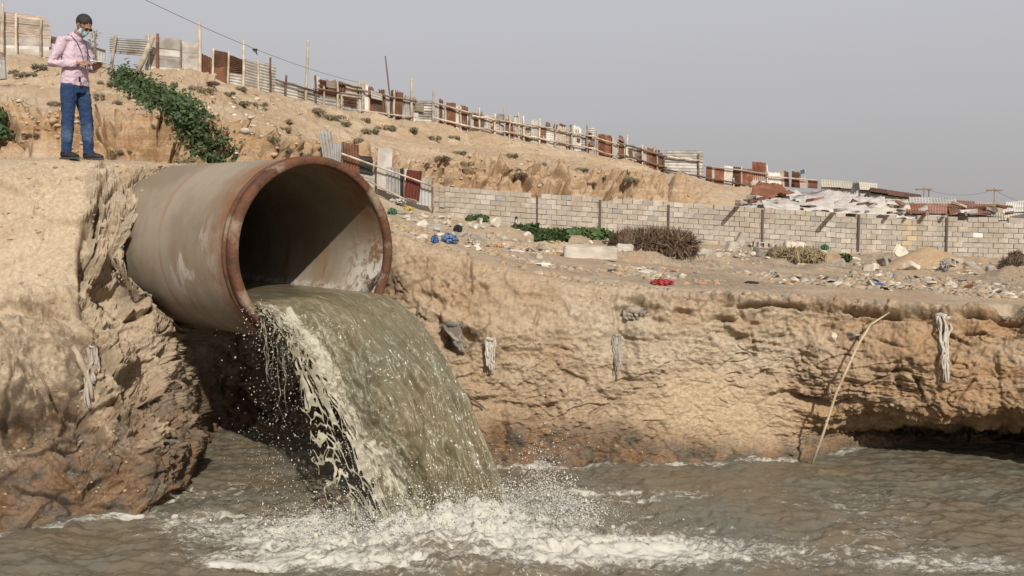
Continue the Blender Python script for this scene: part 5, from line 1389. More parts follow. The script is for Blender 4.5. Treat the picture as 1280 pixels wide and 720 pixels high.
def tarp(label, pts, d0, d1, mat, sag=0.15, name='tarpaulin', seed=0, cat='tarpaulin'):
    """crumpled sheet lying over rubble: four corners near-left, near-right, far-right, far-left in pixels"""
    a, b_ = P(*pts[0], d0), P(*pts[1], d0); c_, d_ = P(*pts[2], d1), P(*pts[3], d1)
    nu, nv_ = 26, 14; loc = (a + b_ + c_ + d_) / 4
    uu, vv = np.meshgrid(np.linspace(0, 1, nu), np.linspace(0, 1, nv_))
    G = ((1 - uu)[..., None] * np.array(a) + uu[..., None] * np.array(b_)) * (1 - vv)[..., None] + ((1 - uu)[..., None] * np.array(d_) + uu[..., None] * np.array(c_)) * vv[..., None]
    nz = ridged(G.reshape(-1, 3), 1.1, 4, 0.6, seed=seed + 120).reshape(uu.shape) - 0.5; n2 = fbm(G.reshape(-1, 3), 0.5, 2, seed=seed + 140).reshape(uu.shape)
    G[..., 2] += sag * nz + 1.2 * sag * n2; G[..., 1] += 0.6 * sag * n2
    top_ = G.reshape(-1, 3) - np.array(loc); bot_ = top_.copy(); bot_[:, 2] -= 0.05
    # hem hangs to the rubble on the near side
    V_ = np.concatenate([top_, bot_]); n_ = nu * nv_
    Qa = grid_faces(nv_, nu); Qb = grid_faces(nv_, nu, n_)[:, ::-1]
    ring = np.concatenate([np.arange(nu), np.arange(nu - 1, n_, nu)[1:], np.arange(n_ - nu, n_)[::-1][1:], np.arange(0, n_ - nu + 1, nu)[::-1][1:-1]])
    rn = np.roll(ring, -1); Qc = np.stack([ring, ring + n_, rn + n_, rn], -1)
    o = mesh_np(name, V_, np.concatenate([Qa, Qb, Qc]), M[mat], None, True, None, tuple(loc))
    return tag(o, label, cat)
tarp('crumpled white tarpaulin over scrap at the left end of the roofs', ((918, 262), (1004, 262), (1010, 246), (960, 246)), 40, 44, 'white', .25, seed=1)
tarp('broad white tarpaulin heaped in the middle of the flat roofs', ((985, 262), (1075, 262), (1072, 238), (975, 240)), 40.5, 46, 'white', .3, seed=2)
tarp('white tarpaulin slumped towards the long timber over the wall', ((1035, 267), (1110, 268), (1105, 246), (1052, 246)), 40, 44, 'white', .25, seed=3)
tarp('buff tarpaulin spread right of the slumped white one', ((1082, 267), (1140, 268), (1135, 250), (1088, 250)), 40, 44, 'cloth2', .22, seed=4)
tarp('rust brown sheet of scrap fallen below the broad red sheets', ((932, 246), (994, 246), (972, 229), (948, 230)), 43, 46, 'rust_red', .3, 'scrap_sheet', 5, 'scrap metal')
tarp('narrow dirty white sheet lying along the top of the wall', ((955, 258), (1000, 264), (1000, 254), (950, 250)), 39.4, 41, 'tin_white', .15, 'scrap_sheet', 6, 'scrap metal')
V_, Fc = sheet_geo(P(1063, 243, 45), P(1075, 243, 45), P(1074, 228, 45.6), P(1066, 228, 45.6), 4, 0.08, 'v', 0.05)
loc = P(1069, 243, 45); o = MB().add([Vector(v) - loc for v in V_], Fc).build('scrap_sheet', M['tin_grey'], None, loc=(0, 0, 0)); o.location = loc
tag(o, 'bent grey scrap sheet standing upright among the white tarpaulins', 'scrap metal')
random.seed(33)
jm = ['tin', 'tin_white', 'plank', 'darkwood', 'rust', 'tin_grey', 'rag_dark', 'rust_pale']
for i in range(46):                                              # loose sticks and scraps on the roofs and along the wall
    x = random.uniform(925, 1285); y = wtop(x) - random.uniform(2, 15); d = random.uniform(39.3, 42.5)
    p = P(x, y, d); L = random.uniform(.12, .5)
    mb = MB(); rot = Matrix.Rotation(random.uniform(-.5, .5), 3, 'Y') @ Matrix.Rotation(random.uniform(0, 3), 3, 'Z'); mb.box((0, 0, 0), (L, random.uniform(.04, .22), random.uniform(.02, .07)), rot, .03)
    o = mb.build('scrap_piece', M[random.choice(jm)], None); o.location = p
    tag(o, 'small piece of scrap board lying on the roofs behind the wall', 'scrap', 'scrap pieces on the roofs')
# ------------------------------------------------------------------ plants
random.seed(17)
def leaves(name, pts, nrm, size, mat, parent, base, seed, jit=0.4, longer=1.0, upb=0.0, thin=0.55):
    """one mesh of many small diamond leaves"""
    g = np.random.default_rng(seed); pts = np.asarray(pts); n = len(pts)
    nrm = np.asarray(nrm) + g.normal(0, jit, (n, 3)); nrm /= np.linalg.norm(nrm, axis=1)[:, None]
    r = g.normal(size=(n, 3)); r[:, 2] += upb; t = r - nrm * (r * nrm).sum(1)[:, None]; t /= np.linalg.norm(t, axis=1)[:, None]
    b_ = np.cross(nrm, t); s = size * (0.6 + 0.8 * g.random(n))[:, None]
    Vv = np.stack([pts - t * s * longer, pts + b_ * s * thin + nrm * s * .12, pts + t * s * longer, pts - b_ * s * thin + nrm * s * .12], 1) - np.array(base)
    q = np.arange(4 * n).reshape(n, 4)
    tone = np.repeat(np.clip(g.normal(0.45, 0.28, n), 0, 1), 4)
    o = mesh_np(name, Vv.reshape(-1, 3), q, M[mat], parent, False, dict(tone=tone))
    return tag(o, kind='stuff')
def bush(name, label, cat, blobs, base, n, size, mat, seed, group=None, stems=8, hollow=0.55, longer=1.2):
    g = np.random.default_rng(seed)
    t = thing(name, label, cat, base, group)
    P_, N__ = [], []
    for (c, r) in blobs:
        k = int(n / len(blobs)); d = g.normal(size=(k, 3)); d /= np.linalg.norm(d, axis=1)[:, None]
        d[:, 2] = np.where(d[:, 2] < -0.3, -d[:, 2], d[:, 2])
        rad = (hollow + (1 - hollow) * g.random(k) ** 0.6)[:, None] * (1 + 0.35 * fbm(d * 2 + seed, 1.7, 3)[:, None])
        P_.append(np.array(c) + d * rad * np.array(r)); N__.append(d)
    leaves('foliage', np.concatenate(P_), np.concatenate(N__), size, mat, t, base, seed, 0.5, longer, 0.9 if longer > 2 else 0.0, 0.20 if longer > 1.5 else 0.55)
    mb = MB()
    for i in range(stems):
        c, r = random.choice(blobs); c = Vector(c)
        e = c + Vector((random.uniform(-.8, .8) * r[0], random.uniform(-.8, .8) * r[1], random.uniform(.2, .8) * r[2]))
        s0 = Vector(base) + Vector((random.uniform(-.2, .2) * r[0], random.uniform(-.2, .2) * r[1], -0.05))
        mb.tube([s0 - Vector(base), s0.lerp(e, .5) - Vector(base) + Vector((0, 0, .05)), e - Vector(base)], [size * .16, size * .12, size * .06], 4)
    mb.build('stems', M['darkwood'], t)
    return t
# ivy running down the eroded bank behind the man
path = [(150, 98, 16), (163, 106, 24), (180, 116, 28), (196, 128, 22), (212, 134, 30), (228, 142, 32), (240, 154, 30), (250, 168, 28), (258, 182, 30), (266, 196, 34), (278, 206, 34)]
P_, N__ = [], []
ivn = 13000
g = np.random.default_rng(3)
cache = {}
for i in range(ivn):
    f_ = g.random() ** 0.9 * (len(path) - 1); k = int(f_); fr_ = f_ - k
    a, b_ = path[k], path[k + 1]
    w = a[2] + (b_[2] - a[2]) * fr_
    x = a[0] + (b_[0] - a[0]) * fr_ + g.normal(0, w * 0.30); y = a[1] + (b_[1] - a[1]) * fr_ + g.normal(0, w * 0.27)
    key = (round(x / 3), round(y / 3))
    if key not in cache: cache[key] = np.array(hillp(x, y, 1))
    hgt = abs(g.normal(0, 0.28)) * (0.6 + 0.8 * max(0, perlin(np.array([[x * .06, y * .06, 0.5]]))[0] + .4))
    P_.append(cache[key] + np.array([(x - key[0] * 3) / F * 26, 0, 0]) + np.array([g.normal(0, .1), -hgt * 0.75, hgt * 0.7])); N__.append((0, -0.7, 0.7))
ib = hillp(210, 140)
ivy = thing('ivy', 'dense dark green creeper spilling down the eroded bank behind the pipe', 'creeper', ib)
leaves('foliage', P_, N__, 0.062, 'leaf', ivy, ib, 4, 0.7)
mb = MB()
for a, b_ in zip(path[:-1], path[1:]): mb.tube([hillp(a[0], a[1]) - ib, hillp(b_[0], b_[1]) - ib], 0.02, 5)
mb.build('vine_stem', M['darkwood'], ivy)
# green plant at the far left edge
b0 = hillp(6, 165); bush('leafy_plant', 'leafy green plant at the far left edge under the eroded bank', 'plant', [(b0 + Vector((-.2, -.3, .25)), (.45, .4, .35)), (b0 + Vector((-.1, -.5, -.1)), (.5, .4, .3))], b0, 900, 0.06, 'leaf', 41)
# bushes along the wall
def lbush(label, px, py, wpx, hpx, mat, n, size, seed, name='bush', cat='bush', **kw):
    c = ledge(px, py); sx_ = wpx / 2 / F * c.y; sz_ = hpx / F * c.y
    return bush(name, label, cat, [(c + Vector((sx_ * q, random.uniform(-.2, .2), sz_ * .35)), (sx_ * .52, sx_ * .45, sz_ * random.uniform(.55, .75))) for q in (-.6, -.15, .3, .65)], c, n, size, mat, seed, **kw)
lbush('dark green bush beside the pink plastic under the block wall', 655, 297, 34, 15, 'leaf', 1100, 0.09, 51)
lbush('second dark green bush between the pink plastic and the concrete slab', 688, 304, 36, 14, 'leaf', 1100, 0.09, 52)
lbush('low bright green bush against the wall above the concrete slab', 732, 299, 62, 12, 'leaf2', 1500, 0.09, 53)
lbush('small dark green plant on the rubble heap below the wall', 595, 278, 26, 9, 'leaf', 450, 0.08, 54, name='plant', cat='plant')
lbush('large dry brown bush right of the broken concrete slab', 815, 318, 92, 24, 'dry', 13000, 0.085, 55, longer=3.0, hollow=.3, stems=30)
lbush('dry olive grass clump under the middle of the block wall', 992, 322, 56, 10, 'straw', 2600, 0.08, 56, name='grass_clump', cat='grass', longer=2.4)
lbush('brown thorny scrub at the right edge beside the wall foot', 1262, 342, 30, 14, 'dry', 1800, 0.08, 57, longer=2.2)
lbush('tall thin dry scrub at the right edge against the wall', 1268, 330, 20, 16, 'dry', 500, 0.07, 58, longer=2.2, hollow=.2)
lbush('little green plant against the wall right of the grass clump', 1056, 326, 12, 6, 'leaf2', 160, 0.08, 59, name='plant', cat='plant')
# scrub on the hill
tufts = [(18, 92, 16), (31, 95, 22), (52, 85, 14), (131, 106, 14), (124, 122, 12), (153, 130, 12), (40, 172, 18), (150, 192, 10), (232, 201, 14), (251, 114, 26), (262, 106, 14), (214, 109, 12), (286, 120, 16), (306, 132, 18), (326, 133, 12), (361, 152, 14), (352, 163, 14), (393, 141, 26), (414, 149, 26), (431, 158, 22), (466, 164, 20), (485, 161, 22), (512, 164, 20), (540, 173, 18), (345, 178, 16), (358, 189, 20), (316, 189, 20), (378, 195, 12), (335, 175, 14), (338, 204, 16), (537, 174, 16), (566, 174, 14), (605, 182, 16), (529, 207, 18), (555, 201, 22), (598, 214, 24), (635, 214, 18), (671, 206, 14), (711, 226, 12), (754, 223, 18), (766, 237, 14), (794, 238, 24), (300, 112, 10), (448, 176, 14), (500, 188, 12), (575, 192, 14), (640, 196, 12), (690, 208, 12), (725, 214, 12), (785, 226, 14), (420, 178, 12), (90, 118, 10), (70, 130, 12), (185, 150, 10), (455, 150, 12), (585, 205, 14), (618, 200, 14), (655, 220, 16), (735, 232, 14), (815, 240, 12)]
for i, (x, y, w) in enumerate(tufts):
    if i % 3 == 2 and i > 22: continue
    c = hillp(x, y); s_x = w / 2 / F * c.y
    dk = i in (6, 10, 26, 33, 34, 35, 36, 41, 57, 58)
    bush('scrub_tuft', 'low dark dry scrub tuft hanging on the eroded scarp' if dk else 'low olive scrub tuft growing on the sandy hill slope', 'scrub', [(c + Vector((q * s_x + random.uniform(-.15, .15), random.uniform(-.3, .2), s_x * random.uniform(.0, .16))), (s_x * random.uniform(.3, .6), s_x * .6, s_x * random.uniform(.15, .36))) for q in (-.75, -.2, .35, .8)], c, random.randint(260, 420), 0.055 * c.y / 36, 'dry' if dk else 'scrub', 200 + i, 'dark scrub tufts on the scarp' if dk else 'scrub tufts on the hill slope', 3, 0.2, 1.9)

# ------------------------------------------------------------------ stones and rubble
def rock_mesh(seed, sub=2, flat=0.7, edge=0.35):
    bm = bmesh.new(); bmesh.ops.create_icosphere(bm, subdivisions=sub, radius=1.0)
    v = np.array([q.co[:] for q in bm.verts])
    g = np.random.default_rng(seed)
    for _ in range(9):                                            # chop with planes: angular faces
        nn = g.normal(size=3); nn /= np.linalg.norm(nn); h = g.uniform(.45, .9)
        dd = v @ nn - h; v = v - np.where(dd > 0, dd, 0)[:, None] * nn
    v += edge * 0.2 * np.stack([fbm(v + seed, 2.2, 3, seed=s) for s in (1, 2, 3)], -1)
    v[:, 2] *= flat
    for q, c in zip(bm.verts, v): q.co = c
    me = bpy.data.meshes.new('stone'); bm.to_mesh(me); bm.free(); me.materials.append(M['stone']); return me
RK = [rock_mesh(300 + i) for i in range(9)]
M['stone_pale'] = simple('pale_stone', (0.52, 0.455, 0.365), (0.40, 0.34, 0.265), 0.95, 5, bump=0.5, var=0.15, spec=0.15)
M['stone_grey'] = simple('grey_rubble', (0.27, 0.235, 0.19), (0.36, 0.32, 0.26), 0.95, 5, bump=0.5, var=0.2, spec=0.15)
RKM = {}
for mn in ('stone_pale', 'stone_grey'):
    RKM[mn] = []
    for me in RK: q = me.copy(); q.materials.clear(); q.materials.append(M[mn]); RKM[mn].append(q)
def stone(px, py, w, label, group=None, mat=None, surf=None, h=0.75, sink=0.15, name='stone', cat='stone'):
    c = (surf or ledge)(px, py)
    r = w / 2 / F * c.y
    o = bpy.data.objects.new(name, (RKM[mat] if mat else RK)[random.randrange(9)]); COL.objects.link(o)
    o.scale = (r * random.uniform(.9, 1.15), r * random.uniform(.7, 1.1), r * h * random.uniform(.85, 1.2))
    o.rotation_euler = (random.uniform(-.3, .3), random.uniform(-.3, .3), random.uniform(0, 6.3))
    o.location = c + Vector((0, 0, r * h * (0.7 - sink) * 0.7))
    return tag(o, label, cat, group)
random.seed(77)
stone(598, 289, 26, 'biggest pale boulder on the rubble heap below the left of the wall', None, 'stone_pale')
stone(618, 283, 22, 'pale squarish boulder with the small plant behind it on the heap', None, 'stone_pale', None, 1.0)
stone(525, 301, 20, 'rounded pale boulder left of the blue plastic', None, 'stone_pale')
stone(578, 296, 16, 'dark grey lump between the blue plastic and the biggest boulder', None, 'stone_grey')
for i in range(85):
    q = random.random()
    x = 500 + 165 * random.random() ** 1.1; y0 = float(np.interp(x, [490, 540, 600, 690], [262, 268, 281, 293])); y = y0 + random.random() * float(np.interp(x, [490, 560, 665], [40, 26, 12]))
    stone(x, y, random.uniform(4, 13), 'rough rubble stone on the heap below the left end of the wall', 'rubble stones on the left heap', random.choice([None, 'stone_pale', 'stone_pale', 'stone_grey']), None, random.uniform(.5, 1))
for i in range(46):
    x = random.gauss(930, 24); y = random.uniform(303, 323)
    stone(x, y, random.uniform(4, 12), 'rubble stone in the heap at the foot of the wall by the tilted grey slabs', 'rubble stones in the middle heap', random.choice([None, 'stone_pale', 'stone_pale', 'stone_grey']), None, random.uniform(.5, .9))
for i in range(46):
    x = random.gauss(1205, 26); y = random.uniform(325, 343)
    stone(x, y, random.uniform(4, 11), 'rubble stone in the heap under the right end of the wall', 'rubble stones in the right heap', random.choice(['stone_pale', 'stone_pale', 'stone_grey', None]), None, random.uniform(.5, .9))
for i in range(30):
    x = random.uniform(1060, 1150); y = random.uniform(322, 338)
    stone(x, y, random.uniform(3, 9), 'small stone scattered by the leaning pale slab', 'stones by the leaning slab', random.choice(['stone_pale', 'stone_grey', None]), None, random.uniform(.5, .9))
stone(931, 303, 24, 'large pale angular boulder on the heap by the tilted grey slabs', None, 'stone_pale', None, 1.1, -.1)
stone(1038, 424, 20, 'pale angular stone stuck in the cliff left of the bent cane', None, 'stone_pale', face, 1.0, .3)
stone(1066, 421, 22, 'grey stone bedded in the cliff behind the bent cane', None, 'stone_grey', face, .8, .35)
stone(208, 660, 12, 'small whitish stone washed by the river below the left bank', None, 'stone_pale', lambda x, y: Vector(((x - 640) / F * 9.7, 9.7, 0.0)), .9, .1)
def slab(label, px, py, w, h, dep, mat, rot=(0, 0, 0), name='concrete_slab', cat='slab', lift=0.0, surf=None, rough_=0.02):
    c = (surf or ledge)(px, py); k = c.y / F
    bm = bmesh.new(); bmesh.ops.create_cube(bm, size=1.0); bmesh.ops.scale(bm, verts=bm.verts, vec=(w * k, dep, h * k))
    bmesh.ops.bevel(bm, geom=bm.edges[:], offset=min(w, h) * k * 0.09, segments=2, affect='EDGES'); bmesh.ops.subdivide_edges(bm, edges=bm.edges[:], cuts=2, use_grid_fill=True)
    for v in bm.verts: v.co += Vector(fbm(np.array([v.co[:]]) + random.random() * 0, 3.0, 3, seed=px * .01 + s)[0] for s in (1, 2, 3)) * rough_ * 3
    o = obj(name, bm, M[mat], None, False); o.location = c + Vector((0, 0, h * k * 0.5 * abs(math.cos(rot[1])) - 0.03 + lift)); o.rotation_euler = rot
    return tag(o, label, cat)
slab('long broken concrete slab lying on the ledge left of the dry brown bush', 736, 322, 66, 17, 0.45, 'concrete', (0.05, 0.02, 0.02))
slab('short end piece of broken concrete beside the long slab', 781, 322, 20, 17, 0.42, 'concrete', (0.05, 0.04, -0.1))
slab('pale square slab leaning steeply before the wall near the yellow stain', 1124, 325, 17, 17, 0.10, 'stone_pale', (-0.25, 0.65, 0.1), lift=.12)
slab('dark narrow slab leaning left of the pale square slab', 1105, 332, 5, 13, 0.3, 'stone_grey', (-0.2, -0.4, 0.4))
slab('second dark slab leaning against the pale square one', 1113, 332, 5, 14, 0.3, 'stone_grey', (-0.2, -0.5, 0.4))
slab('low pale concrete slab at the wall foot left of the green scrap', 992, 312, 26, 11, 0.4, 'stone_pale', (0, 0.03, 0.1))
slab('buff sand coloured slab propped at the wall foot right of the green scrap', 1035, 326, 20, 12, 0.5, 'clod', (0.1, 0.05, 0.1))
def hollow_block(label, px, py, rot, s=1.0, group=None):
    c = ledge(px, py); t = thing('hollow_block', label, 'concrete block', c + Vector((0, 0, 0.12 * s)), group); t.rotation_euler = rot
    L, hh, w, th = .40 * s, .20 * s, .20 * s, .03 * s
    for nm, cc, hf in (('face_wall', (0, -w / 2 + th / 2, 0), (L / 2, th / 2, hh / 2)), ('face_wall', (0, w / 2 - th / 2, 0), (L / 2, th / 2, hh / 2)), ('web', (-L / 2 + th / 2, 0, 0), (th / 2, w / 2 - th, hh / 2)), ('web', (0, 0, 0), (th / 2, w / 2 - th, hh / 2)), ('web', (L / 2 - th / 2, 0, 0), (th / 2, w / 2 - th, hh / 2))):
        MB().box(cc, hf, None, .004).build(nm, M['block'], t)
    return t
slab('dark grey broken slab tilted on the heap, lower of the pair', 914, 317, 11, 17, .3, 'stone_grey', (-0.2, 0.55, 0.2))
slab('grey broken slab tilted on the heap, upper of the pair', 925, 311, 10, 19, .3, 'stone_grey', (-0.2, 0.6, 0.1), lift=.1)
for i, (x, y, w) in enumerate(((842, 318, 13), (862, 320, 10), (880, 319, 15), (897, 322, 11), (950, 318, 12), (972, 321, 14), (1012, 327, 12), (1048, 331, 15), (1068, 327, 10), (1090, 336, 13), (1140, 337, 12), (1196, 333, 13), (1216, 336, 15), (1238, 340, 12), (676, 313, 12), (668, 322, 9), (596, 302, 11), (545, 288, 14), (527, 284, 12))):
    slab('angular chunk of broken concrete lying along the foot of the wall', x, y, w, w * random.uniform(.45, .8), random.uniform(.2, .4), random.choice(['stone_pale', 'stone_grey', 'concrete']), (random.uniform(-.5, .5), random.uniform(-.6, .6), random.uniform(-1, 1)), 'concrete_chunk', 'rubble')
    list(COL.objects)[-1]['group'] = 'concrete chunks along the wall'
for i, x in enumerate((948, 955, 962)):
    hollow_block('fallen hollow block showing dark holes at the foot of the steel post', x, 311 + i * .6, (1.57, 0.05, 0.05), 1.0, 'fallen hollow blocks by the steel post')
hollow_block('hollow block lying askew at the right heap beside the grey drum', 1190, 336, (1.3, .3, .6), 1.0)
# heap of sand before the wall
c = ledge(1160, 333); nu = 30
aa, r0 = np.meshgrid(np.linspace(0, 2 * np.pi, 40), np.linspace(0, 1, 14))
hv_ = np.stack([np.cos(aa) * r0 * 1.35, np.sin(aa) * r0 * 1.0, 0.62 * (1 - r0 ** 1.3) - 0.12], -1).reshape(-1, 3)
hv_[:, 2] += 0.10 * fbm(hv_, 1.6, 4, .6, seed=61); z0 = np.zeros(len(hv_))
o = mesh_np('sand_heap', hv_, grid_faces(14, 40), M['soil'], None, True, dict(damp=z0, ochre=z0 + .75, pale=z0 + .2, rubbish=z0), tuple(c)); tag(o, 'rounded heap of orange sand before the wall right of the pale slab', 'sand heap')
# gravel and litter, uncountable
def scatter(name, mat, n, zone, rmin, rmax, seed, flat=0.6, label=None, cat=None, sub=1):
    g = np.random.default_rng(seed); m = np.nonzero(zone)[0]
    k = g.choice(m, n); c = TERR_V[k]
    r = rmin * (rmax / rmin) ** (g.random(n) ** 2.2)
    bm = bmesh.new(); bmesh.ops.create_icosphere(bm, subdivisions=sub, radius=1.0); iv = np.array([q.co[:] for q in bm.verts]); if_ = np.array([[q.index for q in f_.verts] for f_ in bm.faces]); bm.free()
    sc_ = r[:, None, None] * (0.6 + 0.8 * g.random((n, 1, 3))); sc_[..., 2] *= flat
    v = iv[None] * (1 + 0.35 * g.normal(0, 1, (n, len(iv), 1)).clip(-1, 1)) * sc_
    a = g.random(n) * 6.28; ca, sa = np.cos(a)[:, None], np.sin(a)[:, None]
    v = np.stack([v[..., 0] * ca - v[..., 1] * sa, v[..., 0] * sa + v[..., 1] * ca, v[..., 2]], -1) + c[:, None, :]
    o = mesh_np(name, v.reshape(-1, 3), (if_[None] + len(iv) * np.arange(n)[:, None, None]).reshape(-1, 3), M[mat], None, False)
    return tag(o, label, cat, None, 'stuff')
onl = (T > 5.1) & (T < 8.0) & (PX > -20) & (PX < 1300) & (PX > 480)
dens = sstep(-0.1, 0.2, fbm(TERR_V * [1, .5, 1], 0.6, 3, seed=57)) * (np.abs(T - 5.7) > 0.35)
zl = onl & (dens > rng.random(len(T)))
scatter('gravel', 'clod', 6500, zl, 0.010, 0.09, 1)
scatter('gravel', 'stone_pale', 800, zl & (PX > 620), 0.010, 0.09, 2)
scatter('gravel', 'stone_grey', 3000, zl & (PX > 700), 0.010, 0.08, 3)
scatter('clods', 'clod', 600, (T > 1.2) & (T < 5.0) & (PX > -20) & (PX < 1300) & (NRM.reshape(-1, 3)[:, 2] ** 2 > 0.15), 0.006, 0.028, 4, 0.8)
scatter('pebbles', 'clod', 420, (T > 4.2) & (T < 6) & (PX > -20) & (PX < 250), 0.006, 0.03, 5)
zh = (T > 9.2) & (T < 11.9) & (PX > -20) & (PX < 900) & (fbm(TERR_V, 0.25, 3, seed=58) > 0.0)
scatter('hill_stones', 'clod', 1600, zh, 0.02, 0.13, 6); scatter('hill_stones', 'stone_pale', 500, zh, 0.02, 0.09, 7)
scatter('hill_stones', 'stone_pale', 160, (T > 9.5) & (T < 11.5) & (PX > 285) & (PX < 350), 0.03, 0.13, 8)
# flat scraps of paper and plastic
def litter(name, mat, n, seed, x0, x1, s0, s1):
    g = np.random.default_rng(seed); m = np.nonzero(zl & (PX > x0) & (PX < x1) & (T > 5.6))[0]; k = g.choice(m, n); mb = MB()
    for c in TERR_V[k]:
        s = g.uniform(s0, s1); rot = Matrix.Rotation(g.uniform(0, 6.3), 3, 'Z') @ Matrix.Rotation(g.uniform(-.7, .7), 3, 'X') @ Matrix.Rotation(g.uniform(-.5, .5), 3, 'Y')
        mb.box(Vector(c) + Vector((0, 0, s * .25)), (s, s * g.uniform(.3, .9), .006), rot, s * .35)
    o = mb.build(name, M[mat], None); return tag(o, kind='stuff')
litter('litter', 'white', 45, 11, 500, 1300, .02, .09); litter('litter', 'cloth2', 100, 12, 560, 1300, .03, .10); litter('litter', 'black', 70, 13, 560, 1300, .02, .08); litter('litter', 'blue', 8, 14, 560, 1300, .02, .06); litter('litter', 'rust_pale', 34, 15, 560, 1300, .02, .08)
# ------------------------------------------------------------------ bags, cloths and sheets lying about
def crumple(label, px, py, w, h, mat, seed, name, cat, flat=0.6, surf=None):
    c = (surf or ledge)(px, py); r = w / 2 / F * c.y; hh = h / F * c.y
    v = ICV3 * np.array([r, r * .8, hh * .62])
    n_ = np.stack([ridged(ICV3 * 1.5 + seed, 1.5, 4, 0.6, seed=s) - .5 for s in (1, 2, 3)], -1)
    v = v + n_ * r * 0.75 * np.array([1, 1, hh / r]); v[:, 2] = np.maximum(v[:, 2], -hh * .25)
    o = mesh_np(name, v, ICF3, M[mat], None, False, None, tuple(c + Vector((0, 0, hh * .3)))); return tag(o, label, cat)
bm = bmesh.new(); bmesh.ops.create_icosphere(bm, subdivisions=4, radius=1.0); ICV3 = np.array([q.co[:] for q in bm.verts]); ICF3 = np.array([[q.index for q in f_.verts] for f_ in bm.faces]); bm.free()
crumple('crumpled blue plastic bag, left one of two on the rubble', 542, 304, 9, 10, 'blue', 1, 'plastic_bag', 'bag')
crumple('crumpled larger blue plastic sheet, right one of two on the rubble', 561, 304, 21, 11, 'blue_pale', 2, 'plastic_bag', 'bag')
crumple('faded pink plastic bag beside the dark green bush', 633, 297, 12, 8, 'pink', 3, 'plastic_bag', 'bag')
crumple('salmon pink plastic bag touching the dark green bush', 642, 297, 10, 10, 'pink', 4, 'plastic_bag', 'bag')
crumple('small orange plastic bag on the edge of the rubble', 621, 309, 9, 5, 'orange', 5, 'plastic_bag', 'bag')
crumple('black plastic bag on the rubble above the blue plastic', 572, 289, 10, 9, 'black', 6, 'plastic_bag', 'bag')
crumple('white plastic sack standing against the wall above the bushes', 646, 285, 7, 12, 'white', 7, 'sack', 'sack')
crumple('small dark lump on top of the white sack by the wall', 645.5, 274.5, 3.5, 4, 'black', 8, 'bag', 'bag', .6, lambda x, y: P(x, y, ledge(646, 285).y))
crumple('white paper heap right of the blue plastic', 590, 306, 22, 5, 'white', 9, 'paper_heap', 'litter')
crumple('crumpled bright red cloth lying alone on the ledge', 829, 356, 26, 7, 'red', 10, 'cloth', 'cloth')
crumple('dark green plastic scrap lying against the wall right of the grass', 1030, 312, 10, 6, 'green', 11, 'plastic_scrap', 'litter')
crumple('grey crushed drum lying at the right rubble heap', 1180, 339, 11, 12, 'tin_grey', 12, 'crushed_drum', 'drum')
crumple('dirty white heap of cloth on the right rubble heap', 1226, 339, 16, 7, 'white', 13, 'cloth', 'cloth')
crumple('small blue plastic scrap on the ledge near the right heap', 1098, 357, 16, 3.5, 'blue_pale', 14, 'plastic_scrap', 'litter')
crumple('black rubber scrap lying flat on the middle of the ledge', 938, 354, 16, 3, 'black', 15, 'rubber_scrap', 'litter')
crumple('yellow plastic bag near the lower end of the sloping fence', 511, 262, 9, 5, 'yellow', 16, 'plastic_bag', 'bag')
crumple('white sheet crumpled below the sloping fence beside the pipe', 496, 253, 20, 8, 'white', 17, 'cloth', 'cloth')
crumple('dark green net bundle right beside the rim of the pipe', 489, 268, 10, 8, 'green', 18, 'net_bundle', 'net')
tarp('flat pale cardboard sheet lying on the ledge edge below the concrete slab', ((752, 342), (830, 347), (800, 334), (758, 331)), 15.2, 16.6, 'cloth2', .10, 'cardboard_sheet', 21, 'cardboard')
tarp('whitish flattened sack lying on the ledge left of the cardboard', ((640, 333), (700, 337), (690, 326), (650, 324)), 15.6, 17.0, 'stone_pale', .08, 'flattened_sack', 22, 'sack')
slab('white board standing among the boulders of the left heap', 600, 283, 3, 12, .5, 'white', (0, 0.1, .2), 'board', 'board')
# debris sheets at the far left behind the man
for lb, q, m_, s in (('long pale board lying on the slope left of the man', ((0, 112), (8, 107), (66, 132), (60, 137)), 'tin', 1), ('grey sheet leaning at the far left edge of the slope', ((-12, 100), (7, 98), (5, 66), (-12, 62)), 'tin_grey', 2), ('dark timber under the long pale board on the slope', ((0, 122), (22, 128), (22, 120), (0, 112)), 'darkwood', 3)):
    d_ = [31.0, 31.0, 31.6, 31.6] if s != 2 else [31, 31, 31.3, 31.3]
    pts = [P(x, y, dd) for (x, y), dd in zip(q, d_)]
    if s != 2: pts = [Vector((p.x, p.y, p.z + 0.0)) for p in pts]
    V_, Fc = sheet_geo(*pts, n=0, th=0.08); lc = sum(pts, Vector()) / 4
    o = MB().add([Vector(v) - lc for v in V_], Fc).build('board', M[m_], None); o.location = lc; tag(o, lb, 'board')
